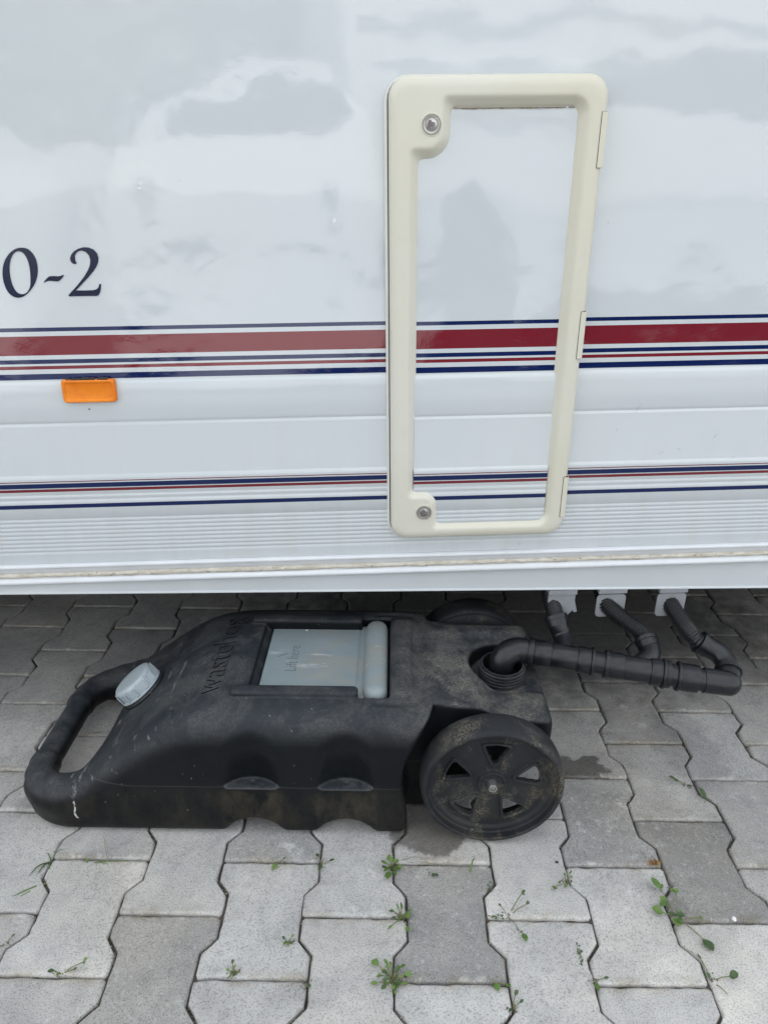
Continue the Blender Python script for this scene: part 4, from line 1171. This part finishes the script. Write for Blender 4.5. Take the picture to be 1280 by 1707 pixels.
# ------------------------------------------------------------------ what stands behind the camera and shows in the gelcoat
far_white = mat_simple('white_vehicle_paint', (.76, .77, .77), .25, .03, 3)
glass = mat_simple('dark_vehicle_glass', (.03, .035, .04), .08, .1, 3)
mh = empty('motorhome', (3.3, -4.2, 0)); mh.rotation_euler = (0, 0, rad(-8))
tag(mh, 'white motorhome with a dark window band parked opposite, seen as a reflection', 'motorhome')
def sidebox(name, x0, x1, y0, y1, z0, z1, m, par, bv=.0):
    v, f = box(x0, x1, y0, y1, z0, z1); o = obj(name, v, f, m, par, smooth=False)
    if bv: bevel(o, bv, 3)
    return o
sidebox('body', -3.2, 3.2, -2.2, 0, .45, 2.85, far_white, mh, .12)
sidebox('window', -2.7, .6, .004, .03, 1.20, 1.47, glass, mh, .01)
sidebox('window', 1.0, 2.8, .004, .03, 1.20, 1.47, glass, mh, .01)
CHROME = mat_simple('polished_metal', (.75, .75, .76), .16, .05, 30, metal=1.0)
for z_, x0_, x1_, r_ in ((1.80, -3.0, 3.0, .035), (1.52, -2.9, 2.9, .022), (1.10, -2.6, -1.2, .016)):
    V, Fc = sweep([(x0_, .04, z_), (x1_, .04, z_)], r_, 20); obj('trim_bar', V, Fc, CHROME, mh, sharp=40)
sidebox('skirt', -3.1, 3.1, -.1, .01, .22, .46, SKIRT, mh)
for x in (-2.1, 2.0):
    obj('wheel', *lathe([(.02, .02), (.19, .03), (.22, .05), (.31, .05), (.33, -.02), (.31, -.15)], 'Y', 28, centre=(x, 0, .33)), DARK, mh, sharp=40)
car = empty('parked_car', (-3.85, -2.5, 0)); car.rotation_euler = (0, 0, rad(12))
tag(car, 'white car parked side-on opposite, seen only as a reflection', 'car')
cp = [(-2.1, .35), (-2.15, .62), (-2.05, .88), (-1.9, .95), (-1.5, 1.35), (-1.1, 1.44), (.1, 1.43), (.5, 1.32), (1.05, .98), (1.9, .86), (2.12, .66), (2.12, .35)]
R = []
for yv, sc_, dz in ((-1.72, .97, -.03), (-1.6, 1, 0), (-.2, 1, 0), (-.06, .985, -.02), (0, .95, -.06)):
    R.append([(x * sc_, yv + (.16 * max(0, z - .9) / .5 if yv < -1 else -.22 * max(0, z - .9) / .5), .35 + (z - .35) * (1 if z < .4 else 1 + dz)) for x, z in cp])
V, Fc = rings(R, True); obj('car_body', V, Fc, far_white, car, sharp=35)
gl = [(-1.38, .98), (-1.25, 1.33), (.1, 1.36), (.42, 1.27), (.85, .98)]
V, Fc = rings([[(x, .012 - .22 * max(0, z - .9) / .5, z) for x, z in gl], [(x, .002 - .22 * max(0, z - .9) / .5, z) for x, z in gl]], True)
obj('side_window', V, Fc, glass, car, smooth=False)
obj('windscreen', [(1.02, -.24, 1.012), (1.02, -1.46, 1.012), (.53, -1.38, 1.318), (.53, -.32, 1.318), (1.01, -.24, .995), (1.01, -1.46, .995), (.52, -1.38, 1.30), (.52, -.32, 1.30)], [(0, 1, 2, 3), (4, 7, 6, 5), (0, 4, 5, 1), (1, 5, 6, 2), (2, 6, 7, 3), (3, 7, 4, 0)], glass, car, smooth=False)
for x in (-1.35, 1.35):
    obj('wheel', *lathe([(.02, .03), (.18, .035), (.20, .05), (.29, .05), (.31, 0), (.29, -.16)], 'Y', 28, centre=(x, -.01, .31)), DARK, car, sharp=40)
car2 = empty('parked_car', (-.45, -4.6, 0)); car2.rotation_euler = (0, 0, rad(92))
tag(car2, 'white car parked nose towards the caravan, seen only as a reflection', 'car')
for ch in [o for o in COL.objects if o.parent == car]:
    d_ = ch.copy(); COL.objects.link(d_); d_.parent = car2
    d_.location = (0, .86, 0)
for y_ in (.30, 1.42):
    for k_, z_ in ((0, .66), (1, .52)):
        V, Fc = lathe([(.001, -.07), (.05, -.055), (.075 - .02 * k_, 0), (.05, .055), (.001, .07)], 'Y', 20)
        o = obj('headlight', V, Fc, CHROME, car2); o.location = (2.10, y_ - .86, z_)
leafm = mat_leaf('tree_foliage', (.05, .07, .04), (.09, .12, .06))
bark = mat_simple('bark', (.10, .08, .06), .9, .3, 12, .5, 30)
tr = random.Random(5)
def tree(label, x, y, h, cr_w):
    e = empty('tree', (x, y, 0)); tag(e, label, 'tree')
    P = [sweep([(0, 0, 0), (.1, 0, h * .25), (0, .1, h * .5), (.05, 0, h * .8)], lambda s: .16 - .02 * s, 8)]
    for k in range(5):
        a = k * 1.3; P.append(sweep([(0, 0, h * .3), (math.cos(a) * cr_w * .3, math.sin(a) * cr_w * .3, h * .55), (math.cos(a) * cr_w * .6, math.sin(a) * cr_w * .6, h * .7)], .05, 6))
    obj('trunk', *join(P), bark, e)
    cl = [(tr.gauss(0, cr_w * .42), tr.gauss(0, cr_w * .42), h * .62 + tr.gauss(0, h * .17)) for _ in range(34)]
    N = 5200
    rs_ = np.random.RandomState(tr.randrange(999)); ci = rs_.randint(0, len(cl), N)
    c = np.array(cl)[ci] + rs_.normal(0, cr_w * .15, (N, 3))
    a = rs_.normal(size=(N, 3)); a /= np.linalg.norm(a, axis=1, keepdims=True)
    b = np.cross(a, rs_.normal(size=(N, 3))); b /= np.linalg.norm(b, axis=1, keepdims=True)
    s = rs_.uniform(.06, .13, (N, 1))
    V = np.stack([c - a * s, c + b * s * .5, c + a * s, c - b * s * .5], 1).reshape(-1, 3)
    obj('crown', V, np.arange(4 * N).reshape(-1, 4), leafm, e)
hv_, hr_ = [], np.random.RandomState(8)
N = 16000
c = np.stack([hr_.uniform(-14, 14, N), -10.6 + hr_.normal(0, .35, N), 3.1 * hr_.uniform(0, 1, N) ** .8], 1)
c[:, 2] *= 1 + .10 * np.sin(c[:, 0] * 1.7) + .06 * np.sin(c[:, 0] * 4.1)
a = hr_.normal(size=(N, 3)); a /= np.linalg.norm(a, axis=1, keepdims=True)
b = np.cross(a, hr_.normal(size=(N, 3))); b /= np.linalg.norm(b, axis=1, keepdims=True)
s = hr_.uniform(.08, .16, (N, 1))
V = np.stack([c - a * s, c + b * s * .6, c + a * s, c - b * s * .6], 1).reshape(-1, 3)
tag(obj('hedge', V, np.arange(4 * N).reshape(-1, 4), leafm), 'long tall hedge behind the parked vehicles, seen only as a reflection', 'hedge')
for i, (x, y, h, w) in enumerate([(-9, -15, 6.5, 2.6), (-4.5, -17, 7.5, 3.0), (.5, -16, 6.0, 2.6), (5.5, -17.5, 7.6, 3.0), (11, -16, 6.6, 2.7)]):
    tree(['leftmost tree behind the parked vehicles, seen only as a reflection', 'tall tree behind the white car, seen only as a reflection', 'low tree between the car and the motorhome, seen only as a reflection', 'tall tree behind the motorhome, seen only as a reflection', 'rightmost tree behind the motorhome, seen only as a reflection'][i], x, y, h, w)

for o in list(COL.objects):
    g = {'weed': 'weeds growing in the paving joints', 'grass tuft': 'grass growing in the paving joints', 'moss': 'moss in the paving joints', 'tree': 'trees behind the parked vehicles'}.get(o.get('category'))
    if g and o.parent is None: o['group'] = g
